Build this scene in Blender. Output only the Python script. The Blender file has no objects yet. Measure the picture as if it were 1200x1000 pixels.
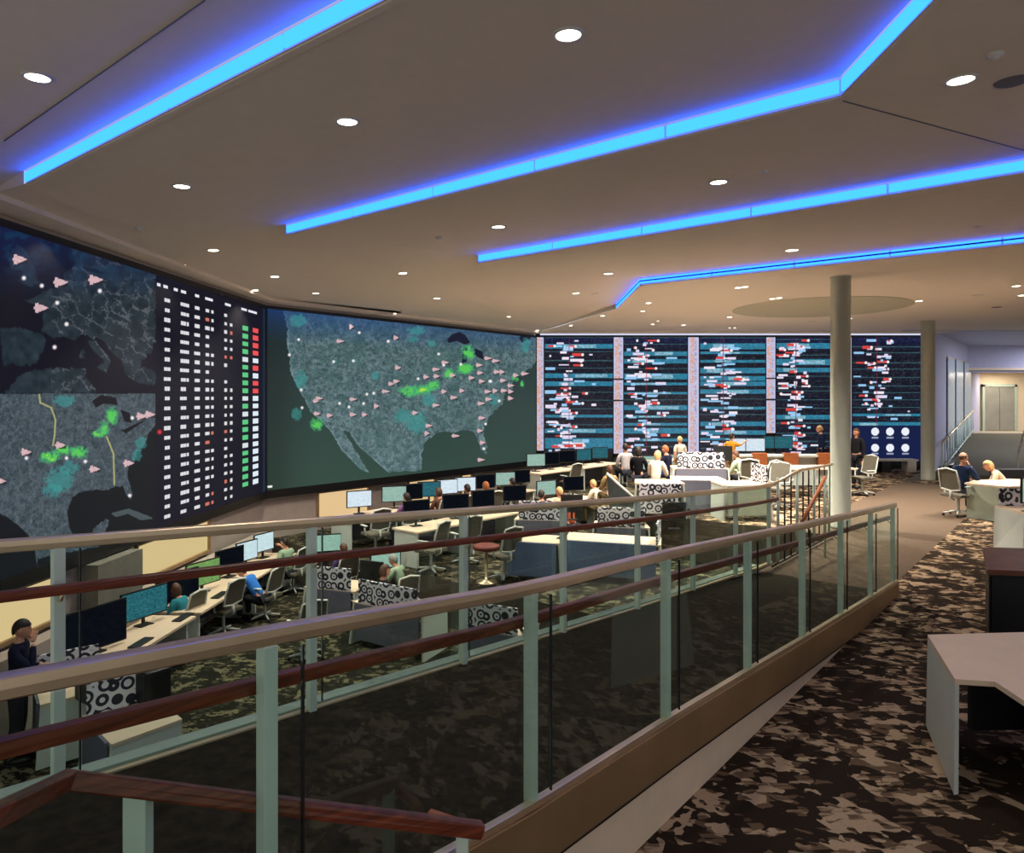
import bpy, bmesh, math, random
import numpy as np
from mathutils import Vector, Matrix
from mathutils.bvhtree import BVHTree
random.seed(7)
rs = np.random.RandomState(11)
SC = bpy.context.scene
COL = SC.collection
F = 820.0; HZ = 466.0; CH = 2.6
UX, UY = 0.640, 0.768          # run direction of ramp and map wall
VX, VY = 0.768, -0.640         # across
def tn(t, n): return (t*UX+n*VX, t*UY+n*VY)
def at_s(px, s): return ((px-600)/s, F/s)
def at_z(px, py, z):
    D = F*(CH-z)/(py-HZ)
    return ((px-600)/F*D, D)

# ------------------------------------------------------------ materials
MT = {}
def new_mat(name):
    m = bpy.data.materials.new(name); m.use_nodes = True
    nt = m.node_tree; nt.nodes.clear()
    out = nt.nodes.new('ShaderNodeOutputMaterial')
    return m, nt, out
def N(nt, kind, **kw):
    n = nt.nodes.new(kind)
    for k, v in kw.items():
        if hasattr(n, k): setattr(n, k, v)
    return n
def srgb(c):
    r = []
    for v in c[:3]:
        v = v/255.0
        r.append(v/12.92 if v <= .04045 else ((v+.055)/1.055)**2.4)
    return tuple(r)+(1.0,)
def mat(name, rgb, rough=.5, metal=0., var=.12, scale=6., bump=0., spec=.5):
    if name in MT: return MT[name]
    m, nt, out = new_mat(name)
    p = N(nt, 'ShaderNodeBsdfPrincipled')
    c = srgb(rgb)
    tc = N(nt, 'ShaderNodeTexCoord'); nz = N(nt, 'ShaderNodeTexNoise')
    nz.inputs['Scale'].default_value = scale; nz.inputs['Detail'].default_value = 4
    nt.links.new(tc.outputs['Object'], nz.inputs['Vector'])
    rp = N(nt, 'ShaderNodeValToRGB')
    rp.color_ramp.elements[0].color = tuple(v*(1-var) for v in c[:3])+(1,)
    rp.color_ramp.elements[1].color = tuple(min(1, v*(1+var)) for v in c[:3])+(1,)
    rp.color_ramp.elements[0].position = .3; rp.color_ramp.elements[1].position = .7
    nt.links.new(nz.outputs['Fac'], rp.inputs['Fac'])
    nt.links.new(rp.outputs['Color'], p.inputs['Base Color'])
    p.inputs['Roughness'].default_value = rough; p.inputs['Metallic'].default_value = metal
    p.inputs['Specular IOR Level'].default_value = spec
    if bump:
        b = N(nt, 'ShaderNodeBump'); b.inputs['Strength'].default_value = bump
        nz2 = N(nt, 'ShaderNodeTexNoise'); nz2.inputs['Scale'].default_value = scale*25
        nt.links.new(tc.outputs['Object'], nz2.inputs['Vector'])
        nt.links.new(nz2.outputs['Fac'], b.inputs['Height']); nt.links.new(b.outputs['Normal'], p.inputs['Normal'])
    nt.links.new(p.outputs['BSDF'], out.inputs['Surface'])
    MT[name] = m; return m
def emit(name, rgb_lin, strength):
    if name in MT: return MT[name]
    m, nt, out = new_mat(name)
    e = N(nt, 'ShaderNodeEmission'); e.inputs['Color'].default_value = tuple(rgb_lin)+(1,)
    e.inputs['Strength'].default_value = strength
    nt.links.new(e.outputs[0], out.inputs['Surface']); MT[name] = m; return m
def screen_mat(name, strength=1.0):
    m, nt, out = new_mat(name)
    a = N(nt, 'ShaderNodeVertexColor'); a.layer_name = 'Col'
    p = N(nt, 'ShaderNodeBsdfPrincipled'); p.inputs['Base Color'].default_value = (.01, .01, .012, 1)
    p.inputs['Roughness'].default_value = .6; p.inputs['Specular IOR Level'].default_value = .12
    nt.links.new(a.outputs['Color'], p.inputs['Emission Color']); p.inputs['Emission Strength'].default_value = strength
    nt.links.new(p.outputs[0], out.inputs['Surface']); MT[name] = m; return m
def glass_mat(name, tint, gloss=.5):
    m, nt, out = new_mat(name)
    tr = N(nt, 'ShaderNodeBsdfTransparent'); tr.inputs[0].default_value = tuple(tint)+(1,)
    gl = N(nt, 'ShaderNodeBsdfGlossy'); gl.inputs['Roughness'].default_value = .02
    gl.inputs['Color'].default_value = (.85, .95, .92, 1)
    fr = N(nt, 'ShaderNodeFresnel'); fr.inputs['IOR'].default_value = 1.45
    mu = N(nt, 'ShaderNodeMath', operation='MULTIPLY'); mu.inputs[1].default_value = gloss
    mx = N(nt, 'ShaderNodeMixShader')
    nt.links.new(fr.outputs[0], mu.inputs[0]); nt.links.new(mu.outputs[0], mx.inputs[0])
    nt.links.new(tr.outputs[0], mx.inputs[1]); nt.links.new(gl.outputs[0], mx.inputs[2])
    nt.links.new(mx.outputs[0], out.inputs['Surface']); MT[name] = m; return m

def carpet_pattern(name, dark, mid, light, scale=1.0, lightpos=.55):
    m, nt, out = new_mat(name)
    p = N(nt, 'ShaderNodeBsdfPrincipled'); p.inputs['Roughness'].default_value = .95
    p.inputs['Specular IOR Level'].default_value = .1
    tc = N(nt, 'ShaderNodeTexCoord')
    mp = N(nt, 'ShaderNodeMapping'); mp.inputs['Rotation'].default_value = (0, 0, .7)
    mp.inputs['Scale'].default_value = (scale*1.0, scale*1.25, 1)
    nt.links.new(tc.outputs['Object'], mp.inputs['Vector'])
    dn = N(nt, 'ShaderNodeTexNoise'); dn.inputs['Scale'].default_value = 1.3; dn.inputs['Detail'].default_value = 3
    nt.links.new(mp.outputs[0], dn.inputs['Vector'])
    mixv = N(nt, 'ShaderNodeMixRGB'); mixv.inputs[0].default_value = .22
    nt.links.new(mp.outputs[0], mixv.inputs[1]); nt.links.new(dn.outputs['Color'], mixv.inputs[2])
    def vor(sc, dist, seed):
        v = N(nt, 'ShaderNodeTexVoronoi'); v.voronoi_dimensions = '3D'; v.distance = dist
        v.inputs['Scale'].default_value = sc; v.inputs['Randomness'].default_value = 1
        mm = N(nt, 'ShaderNodeMapping'); mm.inputs['Location'].default_value = (seed, seed*.7, seed*.3)
        mm.inputs['Rotation'].default_value = (0, 0, seed*1.3+.4); mm.inputs['Scale'].default_value = (1, 1.15 if seed else 1, 1)
        nt.links.new(mixv.outputs[0], mm.inputs['Vector']); nt.links.new(mm.outputs[0], v.inputs['Vector'])
        bw = N(nt, 'ShaderNodeSeparateColor'); nt.links.new(v.outputs['Color'], bw.inputs[0])
        return bw.outputs[0]
    a = vor(4.2, 'CHEBYCHEV', 0.0); b = vor(9.5, 'MANHATTAN', 3.3); c = vor(2.3, 'CHEBYCHEV', 7.1)
    def mth(op, x, y):
        n = N(nt, 'ShaderNodeMath', operation=op)
        for i, q in enumerate((x, y)):
            if isinstance(q, (int, float)): n.inputs[i].default_value = q
            else: nt.links.new(q, n.inputs[i])
        return n.outputs[0]
    s = mth('ADD', mth('MULTIPLY', a, .40), mth('ADD', mth('MULTIPLY', b, .42), mth('MULTIPLY', c, .18)))
    # streaks
    wv = N(nt, 'ShaderNodeTexNoise'); wv.inputs['Scale'].default_value = 3.0; wv.inputs['Detail'].default_value = 2
    m2 = N(nt, 'ShaderNodeMapping'); m2.inputs['Scale'].default_value = (1.0, 8, 1); m2.inputs['Rotation'].default_value = (0, 0, 1.1)
    nt.links.new(tc.outputs['Object'], m2.inputs['Vector']); nt.links.new(m2.outputs[0], wv.inputs['Vector'])
    s = mth('ADD', s, mth('MULTIPLY', mth('SUBTRACT', wv.outputs['Fac'], .5), .35))
    rp = N(nt, 'ShaderNodeValToRGB'); cr = rp.color_ramp; cr.interpolation = 'LINEAR'
    cr.elements[0].position = lightpos-.16; cr.elements[0].color = srgb(dark)
    cr.elements[1].position = lightpos+.12; cr.elements[1].color = srgb(light)
    e = cr.elements.new(lightpos-.03); e.color = srgb(dark)
    e = cr.elements.new(lightpos); e.color = srgb(mid)
    e = cr.elements.new(lightpos+.06); e.color = srgb(mid)
    nt.links.new(s, rp.inputs['Fac'])
    fz = N(nt, 'ShaderNodeTexNoise'); fz.inputs['Scale'].default_value = 60; fz.inputs['Detail'].default_value = 3
    nt.links.new(tc.outputs['Object'], fz.inputs['Vector'])
    mr = N(nt, 'ShaderNodeMixRGB', blend_type='MULTIPLY'); mr.inputs[0].default_value = .35
    nt.links.new(rp.outputs[0], mr.inputs[1]); nt.links.new(fz.outputs['Fac'], mr.inputs[2])
    nt.links.new(mr.outputs[0], p.inputs['Base Color'])
    nt.links.new(p.outputs[0], out.inputs['Surface']); MT[name] = m; return m

def damask(name):
    m, nt, out = new_mat(name)
    p = N(nt, 'ShaderNodeBsdfPrincipled'); p.inputs['Roughness'].default_value = .6
    tc = N(nt, 'ShaderNodeTexCoord')
    v = N(nt, 'ShaderNodeTexVoronoi'); v.inputs['Scale'].default_value = 6.2; v.inputs['Randomness'].default_value = .65
    nt.links.new(tc.outputs['Object'], v.inputs['Vector'])
    rp = N(nt, 'ShaderNodeValToRGB'); cr = rp.color_ramp; cr.interpolation = 'CONSTANT'
    W = srgb((232, 232, 242)); K = srgb((30, 32, 50))
    cr.elements[0].position = 0; cr.elements[0].color = K
    cr.elements[1].position = .13; cr.elements[1].color = W
    for pos, c in ((.30, K), (.50, W), (.74, K)):
        e = cr.elements.new(pos); e.color = c
    nt.links.new(v.outputs['Distance'], rp.inputs['Fac']); nt.links.new(rp.outputs[0], p.inputs['Base Color'])
    nt.links.new(p.outputs[0], out.inputs['Surface']); MT[name] = m; return m

def wood(name, a, b, rough=.35):
    m, nt, out = new_mat(name)
    p = N(nt, 'ShaderNodeBsdfPrincipled'); p.inputs['Roughness'].default_value = rough
    tc = N(nt, 'ShaderNodeTexCoord'); mp = N(nt, 'ShaderNodeMapping'); mp.inputs['Scale'].default_value = (3, 3, 40)
    nz = N(nt, 'ShaderNodeTexNoise'); nz.inputs['Scale'].default_value = 1.5; nz.inputs['Detail'].default_value = 5
    nt.links.new(tc.outputs['Object'], mp.inputs[0]); nt.links.new(mp.outputs[0], nz.inputs['Vector'])
    rp = N(nt, 'ShaderNodeValToRGB'); rp.color_ramp.elements[0].color = srgb(a); rp.color_ramp.elements[1].color = srgb(b)
    rp.color_ramp.elements[0].position = .35; rp.color_ramp.elements[1].position = .65
    nt.links.new(nz.outputs['Fac'], rp.inputs['Fac']); nt.links.new(rp.outputs[0], p.inputs['Base Color'])
    nt.links.new(p.outputs[0], out.inputs['Surface']); MT[name] = m; return m

M_ceil = mat('ceiling_paint', (226, 216, 206), .9, var=.02, spec=.2)
M_white = mat('white_paint', (205, 203, 198), .6, var=.04)
M_beige = mat('beige_wall', (170, 158, 150), .8, var=.05)
M_lav = mat('pale_wall', (190, 190, 215), .8, var=.04)
M_fascia = mat('fascia_paint', (226, 206, 180), .7, var=.04)
M_black = mat('black_bezel', (14, 16, 20), .4, var=.1)
M_steel = mat('brushed_steel', (236, 216, 182), .36, 1.0, var=.1, scale=3)
M_post = mat('post_steel', (206, 226, 212), .42, .15, var=.05)
M_bronze = mat('bronze_band', (176, 148, 110), .42, .7, var=.12, scale=2)
M_wood = wood('handrail_wood', (88, 38, 22), (128, 62, 38))
M_woodd = wood('cabinet_wood', (84, 44, 26), (112, 64, 40), .45)
M_woodl = wood('orange_wood', (150, 80, 40), (178, 104, 56), .5)
M_desk = mat('desk_laminate', (224, 202, 176), .45, var=.03)
M_dwhite = mat('desk_side_white', (205, 212, 205), .5, var=.03)
M_blue = mat('slate_panel', (104, 128, 164), .8, var=.1, scale=20)
M_gray = mat('grey_panel', (106, 108, 124), .8, var=.08, scale=20)
M_mint = mat('pale_panel', (178, 190, 174), .7, var=.06)
M_dark = mat('dark_plastic', (22, 23, 26), .45, var=.1)
M_mesh = mat('chair_mesh', (96, 92, 80), .8, var=.15, scale=40)
M_cream = mat('cream_wall', (238, 218, 188), .8, var=.03)
M_elev = mat('elevator_steel', (176, 172, 158), .35, .6, var=.12, scale=1.5)
M_walk = mat('walkway_carpet', (86, 70, 54), .95, var=.12, scale=14, bump=.2)
M_ramp = mat('ramp_carpet', (50, 44, 34), .95, var=.35, scale=16, bump=.3, spec=.1)
M_col = mat('column_paint', (168, 172, 160), .45, .1, var=.04)
M_patt = carpet_pattern('shard_carpet', (50, 40, 31), (112, 92, 72), (190, 166, 136), 1.3, .555)
M_patt2 = carpet_pattern('pit_carpet', (34, 33, 27), (66, 62, 48), (120, 112, 88), 1.6, .57)
M_dam = damask('damask_screen')
M_riser = mat('step_riser', (78, 70, 58), .85, var=.1)
M_glass = glass_mat('clear_glass', (.92, .97, .945), .13)
M_led = emit('blue_led', (.012, .095, 1.0), 6.2)
M_lamp = emit('lamp_lens', (1.0, .86, .66), 9.0)
M_yel = emit('lit_window', (1.0, .70, .36), .66)
M_topstrip = emit('wall_wash_strip', (.75, .8, 1.0), .8)
SKIN = mat('skin', (205, 150, 122), .55, var=.06)
SKIN2 = mat('skin_tan', (172, 118, 90), .55, var=.06)

# ------------------------------------------------------------ mesh helpers
class MB:
    def __init__(self): self.bm = bmesh.new(); self.mats = []
    def mi(self, m):
        if m is None: return 0
        if m not in self.mats: self.mats.append(m)
        return self.mats.index(m)
    def box(self, c, s, rz=0., m=None, bev=0., mx=None):
        i = self.mi(m)
        M = Matrix.Translation(Vector(c)) @ Matrix.Rotation(rz, 4, 'Z')
        if mx is not None: M = Matrix.Translation(Vector(c)) @ mx
        r = bmesh.ops.create_cube(self.bm, size=1., matrix=M @ Matrix.Diagonal((s[0], s[1], s[2], 1)))
        vs = r['verts']; fs = set(f for v in vs for f in v.link_faces)
        if bev > 0:
            es = list(set(e for v in vs for e in v.link_edges))
            rr = bmesh.ops.bevel(self.bm, geom=es, offset=bev, segments=2, affect='EDGES', profile=.7)
            fs = set(f for f in fs if f.is_valid) | set(rr['faces'])
        for f in fs:
            if f.is_valid: f.material_index = i
        return self
    def poly(self, pts, z0, z1, m=None, side=None):
        """vertical prism of xy polygon"""
        i = self.mi(m)
        a = [self.bm.verts.new((p[0], p[1], z0 if len(p) < 3 else p[2]-z1)) for p in pts]
        b = [self.bm.verts.new((p[0], p[1], z1 if len(p) < 3 else p[2])) for p in pts]
        n = len(pts); fs = [self.bm.faces.new(a[::-1]), self.bm.faces.new(b)]
        for f in fs: f.material_index = i
        if side: i = self.mi(side)
        for k in range(n):
            self.bm.faces.new((a[k], a[(k+1) % n], b[(k+1) % n], b[k])).material_index = i
        return self
    def hexa(self, p, m=None):
        """8 points: bottom 4 then top 4"""
        i = self.mi(m); v = [self.bm.verts.new(q) for q in p]
        for f in ((3, 2, 1, 0), (4, 5, 6, 7), (0, 1, 5, 4), (1, 2, 6, 5), (2, 3, 7, 6), (3, 0, 4, 7)):
            self.bm.faces.new([v[k] for k in f]).material_index = i
        return self
    def face(self, pts, m=None):
        i = self.mi(m); f = self.bm.faces.new([self.bm.verts.new(p) for p in pts]); f.material_index = i; return self
    def tube(self, pts, r, seg=10, m=None, sq=None, cap=True):
        """tube along pts; sq=(halfwidth, halfheight) gives a rounded rectangular bar"""
        i = self.mi(m); pts = [Vector(p) for p in pts]; rings = []
        for k, p in enumerate(pts):
            if k == 0: d = pts[1]-p
            elif k == len(pts)-1: d = p-pts[k-1]
            else: d = (pts[k+1]-p).normalized()+(p-pts[k-1]).normalized()
            d.normalize()
            up = Vector((0, 0, 1)) if abs(d.z) < .95 else Vector((0, 1, 0))
            sd = d.cross(up).normalized(); u2 = sd.cross(d).normalized()
            rr = r[k] if isinstance(r, (list, tuple)) else r
            ring = []
            for j in range(seg):
                a = 2*math.pi*j/seg
                if sq:
                    ca, sa = math.cos(a), math.sin(a)
                    q = .3
                    x = math.copysign(abs(ca)**q, ca)*sq[0]; y = math.copysign(abs(sa)**q, sa)*sq[1]
                else: x, y = math.cos(a)*rr, math.sin(a)*rr
                ring.append(self.bm.verts.new(p+sd*x+u2*y))
            rings.append(ring)
        for k in range(len(rings)-1):
            for j in range(seg):
                f = self.bm.faces.new((rings[k][j], rings[k][(j+1) % seg], rings[k+1][(j+1) % seg], rings[k+1][j]))
                f.material_index = i; f.smooth = not sq
        if cap:
            self.bm.faces.new(rings[0][::-1]).material_index = i; self.bm.faces.new(rings[-1]).material_index = i
        return self
    def lathe(self, prof, c=(0, 0, 0), seg=24, m=None, smooth=True):
        i = self.mi(m); rings = []
        for (r, z) in prof:
            rings.append([self.bm.verts.new((c[0]+math.cos(2*math.pi*j/seg)*r, c[1]+math.sin(2*math.pi*j/seg)*r, c[2]+z)) for j in range(seg)])
        for k in range(len(rings)-1):
            for j in range(seg):
                f = self.bm.faces.new((rings[k][j], rings[k][(j+1) % seg], rings[k+1][(j+1) % seg], rings[k+1][j]))
                f.material_index = i; f.smooth = smooth
        if prof[0][0] > 1e-4: self.bm.faces.new(rings[0][::-1]).material_index = i
        if prof[-1][0] > 1e-4: self.bm.faces.new(rings[-1]).material_index = i
        return self
    def ball(self, c, r, m=None, seg=14):
        i = self.mi(m)
        if not isinstance(r, (tuple, list)): r = (r, r, r)
        q = bmesh.ops.create_uvsphere(self.bm, u_segments=seg, v_segments=max(6, seg//2+2), radius=1, matrix=Matrix.Translation(c) @ Matrix.Diagonal((r[0], r[1], r[2], 1)))
        for f in set(f for v in q['verts'] for f in v.link_faces): f.material_index = i; f.smooth = True
        return self
    def build(self, name, m=None, parent=None, norm=True):
        if norm: bmesh.ops.recalc_face_normals(self.bm, faces=self.bm.faces[:])
        me = bpy.data.meshes.new(name); self.bm.to_mesh(me); self.bm.free()
        if self.mats:
            for q in self.mats: me.materials.append(q)
        elif m: me.materials.append(m)
        o = bpy.data.objects.new(name, me); COL.objects.link(o)
        if parent: o.parent = parent
        return o
def empty(name, loc=(0, 0, 0), rz=0.):
    o = bpy.data.objects.new(name, None); o.location = loc; o.rotation_euler = (0, 0, rz); COL.objects.link(o)
    o.empty_display_size = .1; return o
def tag(o, label=None, cat=None, group=None, kind=None):
    if label: o['label'] = label
    if cat: o['category'] = cat
    if group: o['group'] = group
    if kind: o['kind'] = kind
    return o
def struct(o): o['kind'] = 'structure'; return o
def kids(o): return [c for c in COL.objects if c.parent == o]
def dup(o, parent=None):
    c = o.copy(); COL.objects.link(c)
    if parent: c.parent = parent
    for ch in kids(o): dup(ch, c)
    return c
ORD = ['first', 'second', 'third', 'fourth', 'fifth', 'sixth', 'seventh', 'eighth', 'ninth', 'tenth', 'eleventh', 'twelfth', 'thirteenth', 'fourteenth', 'fifteenth', 'sixteenth', 'seventeenth', 'eighteenth', 'nineteenth', 'twentieth']

# ------------------------------------------------------------ camera
cd = bpy.data.cameras.new('camera'); cam = bpy.data.objects.new('camera', cd); COL.objects.link(cam)
cam.location = (0, 0, CH); cam.rotation_euler = (math.pi/2, 0, 0)
cd.sensor_width = 36; cd.lens = F/1200*36; cd.shift_y = -(500-HZ)/1200.0
cd.clip_start = .05; cd.clip_end = 200; SC.camera = cam
SC.view_settings.view_transform = 'Standard'; SC.view_settings.look = 'None'
SC.view_settings.exposure = 0.22; SC.view_settings.gamma = 1.0

# ------------------------------------------------------------ floors
ZP, ZM = -1.8, -0.9
TE = 10.41                                   # foot of the ramp
NN, NF = -2.05, -3.75                        # near and far railing lines
def zn(t):                                   # base of near railing
    return float(np.interp(t, [-.4, .51, 1.227, 2.57, 3.95, 5.27, 6.59, TE], [.97, .895, .833, .70, .624, .53, .43, .17]))
def zf(t):                                   # base of far railing
    return float(np.interp(t, [-1.0, .937, 2.552, 3.92, 6.6, 9.8, 10.5, 13.5], [.93, .771, .656, .55, .35, .15, .12, .08]))
def zr(t): return max(0.0, zf(t)-.005)
W0 = (-6.68, 5.0); W1 = (-6.54, 8.94); WC = (-6.07, 17.15); WM = (.875, 25.6); WR = (15.2, 25.6)
struct(MB().poly([(-9, -1), tn(-1.5, -3.87), tn(9.5, -3.87), tn(9.5, -16.6), (-9, 19)], ZP-.1, ZP, M_patt2, M_riser).build('floor_pit'))
struct(MB().poly([tn(9.5, -3.87), tn(14, -3.87), tn(14, -9), (5.2, 26), (-3, 27), tn(9.5, -16.6)], ZP-.1, ZM, M_patt2, M_riser).build('floor_middle'))
struct(MB().poly([tn(16.6, -9), (5.2, 21.5), (5.2, 26), (-1.2, 26.5), tn(16.6, -13.5)], ZP-.1, -.45, M_patt2, M_riser).build('floor_rear'))
struct(MB().poly([tn(14, -9), tn(14, -4.6), tn(30, -4.6), (30, 27), (5.2, 27), (5.2, 21.5)], ZP-.1, 0, M_patt, M_riser).build('floor_upper'))
struct(MB().poly([tn(TE, -3.87), tn(TE, -2.15), tn(24.2, -2.15), tn(24.2, -4.6), tn(14, -4.6), tn(14, -3.87)], ZP-.1, 0.0, M_walk).build('floor_walkway'))
struct(MB().poly([tn(-3, -2.15), (3, -3), (25, -3), (32, 27), tn(24.2, -4.6), tn(24.2, -2.15)], -.2, 0, M_patt, M_riser).build('floor_right'))
# the ramp between the two railings
rp = MB(); ts = [-1.5, 0, 1.2, 2.57, 3.95, 5.27, 6.59, 8.5, TE]
for a, b in zip(ts[:-1], ts[1:]):
    za, zb = max(0, zr(a)), (0.0 if b == TE else zr(b))
    p = [tn(a, NF-.1), tn(a, NN+.02), tn(b, NN+.02), tn(b, NF-.1)]
    rp.hexa([(p[0][0], p[0][1], ZP-.1), (p[1][0], p[1][1], ZP-.1), (p[2][0], p[2][1], ZP-.1), (p[3][0], p[3][1], ZP-.1),
             (p[0][0], p[0][1], za), (p[1][0], p[1][1], za), (p[2][0], p[2][1], zb), (p[3][0], p[3][1], zb)])
struct(rp.build('floor_ramp', M_ramp))
# curb of the far side and the bronze band + fascia of the near side
def strip(n0, n1, za, zb, t0, t1, m, steps=14):
    b = MB()
    for k in range(steps):
        a = t0+(t1-t0)*k/steps; c = t0+(t1-t0)*(k+1)/steps
        p = [tn(a, n0), tn(a, n1), tn(c, n1), tn(c, n0)]
        b.hexa([(p[0][0], p[0][1], za(a)), (p[1][0], p[1][1], za(a)), (p[2][0], p[2][1], za(c)), (p[3][0], p[3][1], za(c)),
                (p[0][0], p[0][1], zb(a)), (p[1][0], p[1][1], zb(a)), (p[2][0], p[2][1], zb(c)), (p[3][0], p[3][1], zb(c))])
    return b
struct(strip(NF-.16, NF-.06, lambda t: ZP-.1, lambda t: zf(t)+.01, -1.2, 10.2, M_mint).build('trim_1', M_mint))
struct(strip(NN-.0, NN+.055, lambda t: max(-.02, zn(t)-.30), lambda t: zn(t)-.03, -.6, TE, M_bronze).build('trim_2', M_bronze))
struct(strip(NN-.02, NN+.03, lambda t: -.05, lambda t: max(0, zn(t)-.325), -.6, TE, M_fascia).build('wall_ramp_side', M_fascia))
struct(strip(NN-.015, NN+.04, lambda t: max(-.02, zn(t)-.33), lambda t: zn(t)-.29, -.6, TE-.3, M_dark).build('trim_3', M_dark))

# ------------------------------------------------------------ railings
def railing(n, zfun, t0, t1, posts, label, gside, wside, H=1.0):
    o0 = tn(0, n); root = empty('glass_railing', (o0[0], o0[1], 0))
    tag(root, label, 'railing')
    def L(t, dn, z): x, y = tn(t, n+dn); return (x-o0[0], y-o0[1], z)
    tt = [t0+(t1-t0)*k/30 for k in range(31)]
    MB().tube([L(t, 0, zfun(t)+H) for t in tt], .03, 12, sq=(.028, .030)).build('top_rail', M_steel, root)
    h = MB().tube([L(t, wside*.075, zfun(t)+H*.82) for t in tt], .026, 12, sq=(.024, .024)).build('wooden_handrail', M_wood, root)
    h['label'] = 'reddish brown wooden handrail'
    MB().tube([L(t, gside*.02, zfun(t)-.012) for t in tt], .02, 8, sq=(.022, .018)).build('base_channel', M_steel, root)
    for i, t in enumerate(posts):
        b = MB(); x, y, _ = L(t, 0, 0); z = zfun(t)
        b.box((x, y, z+H*.485), (.05, .05, H), math.atan2(UY, UX), bev=.006)
        po = b.build('post', M_post, root)
        b = MB(); x2, y2, _ = L(t, wside*.04, 0)
        b.tube([(x, y, z+H*.77), (x2, y2, z+H*.77), (x2+(x2-x)*.6, y2+(y2-y)*.6, z+H*.8)], .008, 6); b.build('handrail_bracket', M_steel, po)
    edges = [t0]+[t+.11 for t in posts if t0 < t+.11 < t1-.2]+[t1]
    for a, b_ in zip(edges[:-1], edges[1:]):
        if b_-a < .15: continue
        g = MB(); a2, b2 = a+.008, b_-.008
        p = [L(a2, gside*.034, 0), L(a2, gside*.044, 0), L(b2, gside*.044, 0), L(b2, gside*.034, 0)]
        za, zb = zfun(a2), zfun(b2)
        g.hexa([(p[0][0], p[0][1], za), (p[1][0], p[1][1], za), (p[2][0], p[2][1], zb), (p[3][0], p[3][1], zb),
                (p[0][0], p[0][1], za+H-.03), (p[1][0], p[1][1], za+H-.03), (p[2][0], p[2][1], zb+H-.03), (p[3][0], p[3][1], zb+H-.03)])
        g.build('glass_panel', M_glass, root)
        q = MB(); p0 = L(b2+.004, gside*.039, 0)
        q.box((p0[0], p0[1], zfun(b2)+H*.49), (.007, .012, H-.06), math.atan2(UY, UX)); q.build('glass_joint', M_dark, root)
    return root
def t_at(px, n):
    a = (px-600)/F; D = -n/(.64-.768*a); return D*(.64*a+.768)
nposts = [t_at(x, NN) for x in (-160, 313, 622, 780, 876, 940, 985, 1020, 1046)]
nposts = [p for p in nposts if p > -.5]
r_near = railing(NN, zn, -.5, TE, nposts, 'near glass railing on the bronze-edged side of the ramp, steel top rail', +1, -1)
fposts = [t_at(x, NF) for x in (-190, 68, 365, 543, 660, 747, 812, 862, 901)]
fposts = [p for p in fposts if p > -1.2]
r_far = railing(NF, zf, -1.1, t_at(905, NF), fposts, 'far glass railing of the ramp above the sunken operations floor', -1, +1, 1.165)
# end return of far handrail + picket guard continuing past the column
tA = t_at(905, NF); tB = t_at(966, NF)
pk = empty('picket_railing', (*tn(tA, NF), 0)); tag(pk, 'steel picket guardrail continuing from the ramp railing to the round column', 'railing')
o0 = tn(tA, NF)
def Lp(t, z, dn=0): x, y = tn(t, NF+dn); return (x-o0[0], y-o0[1], z)
MB().tube([Lp(tA-.02, zf(tA)+1.165), Lp((tA+tB)/2, 1.40), Lp(tB, 1.36), Lp(tB+.5, 1.36)], .024, 10).build('top_rail', M_steel, pk)
MB().tube([Lp(tA, .05), Lp(tB+.5, .05)], .018, 8).build('bottom_rail', M_dark, pk)
k = 0; t = tA+.25
while t < tB+.45:
    MB().tube([Lp(t, .05), Lp(t, 1.36)], .014 if k % 3 else .024, 8).build('baluster', M_dark if k % 3 else M_post, pk); t += .30; k += 1
# stair handrail going down from the walkway to the middle floor
def px_pt(px, py, D): return ((px-600)/F*D, D, CH-(py-HZ)*D/F)
sh = empty('stair_handrail', (0, 0, 0)); a = px_pt(967, 558, 11.4); b = px_pt(940, 612, 10.4)
sh.location = (a[0], a[1], 0)
tag(sh, 'pale diagonal stair handrail beside the round column, leading down', 'handrail')
MB().tube([(0, 0, a[2]-.02), (b[0]-a[0], b[1]-a[1], b[2])], .028, 10).build('rail', M_woodl, sh)
MB().tube([(0, 0, -.0), (0, 0, a[2])], .02, 8).build('post', M_post, sh)
MB().tube([(b[0]-a[0], b[1]-a[1], -.9), (b[0]-a[0], b[1]-a[1], b[2])], .02, 8).build('post', M_post, sh)

# foreground stair handrail with its glass
hp = [px_pt(-60, 985, 1.45), px_pt(80, 914, 2.05), px_pt(563, 973, 2.62)]
fh = empty('stair_handrail', (hp[1][0], hp[1][1], 0)); o1 = Vector((hp[1][0], hp[1][1], 0))
tag(fh, 'reddish wooden handrail bending at the bottom left corner, in front of the ramp railing', 'handrail')
MB().tube([Vector(p)-o1 for p in (hp[0], hp[1], hp[2])], .026, 12, sq=(.026, .027)).build('wooden_rail', M_wood, fh)
st = [px_pt(520, 957, 2.62), px_pt(572, 975, 2.70)]
MB().tube([Vector(px_pt(503, 956, 2.72))-o1, Vector(px_pt(566, 977, 2.64))-o1], .018, 10, sq=(.016, .022)).build('rail_return', M_woodl, fh)
for (px, py, D) in ((162, 930, 2.14), (542, 975, 2.6)):
    p = Vector(px_pt(px, py, D))-o1
    w = .07 if px < 200 else .045
    MB().box((p.x, p.y, (p.z)/2), (w, .05, p.z), 0, bev=.005).build('post', M_post, fh)
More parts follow.
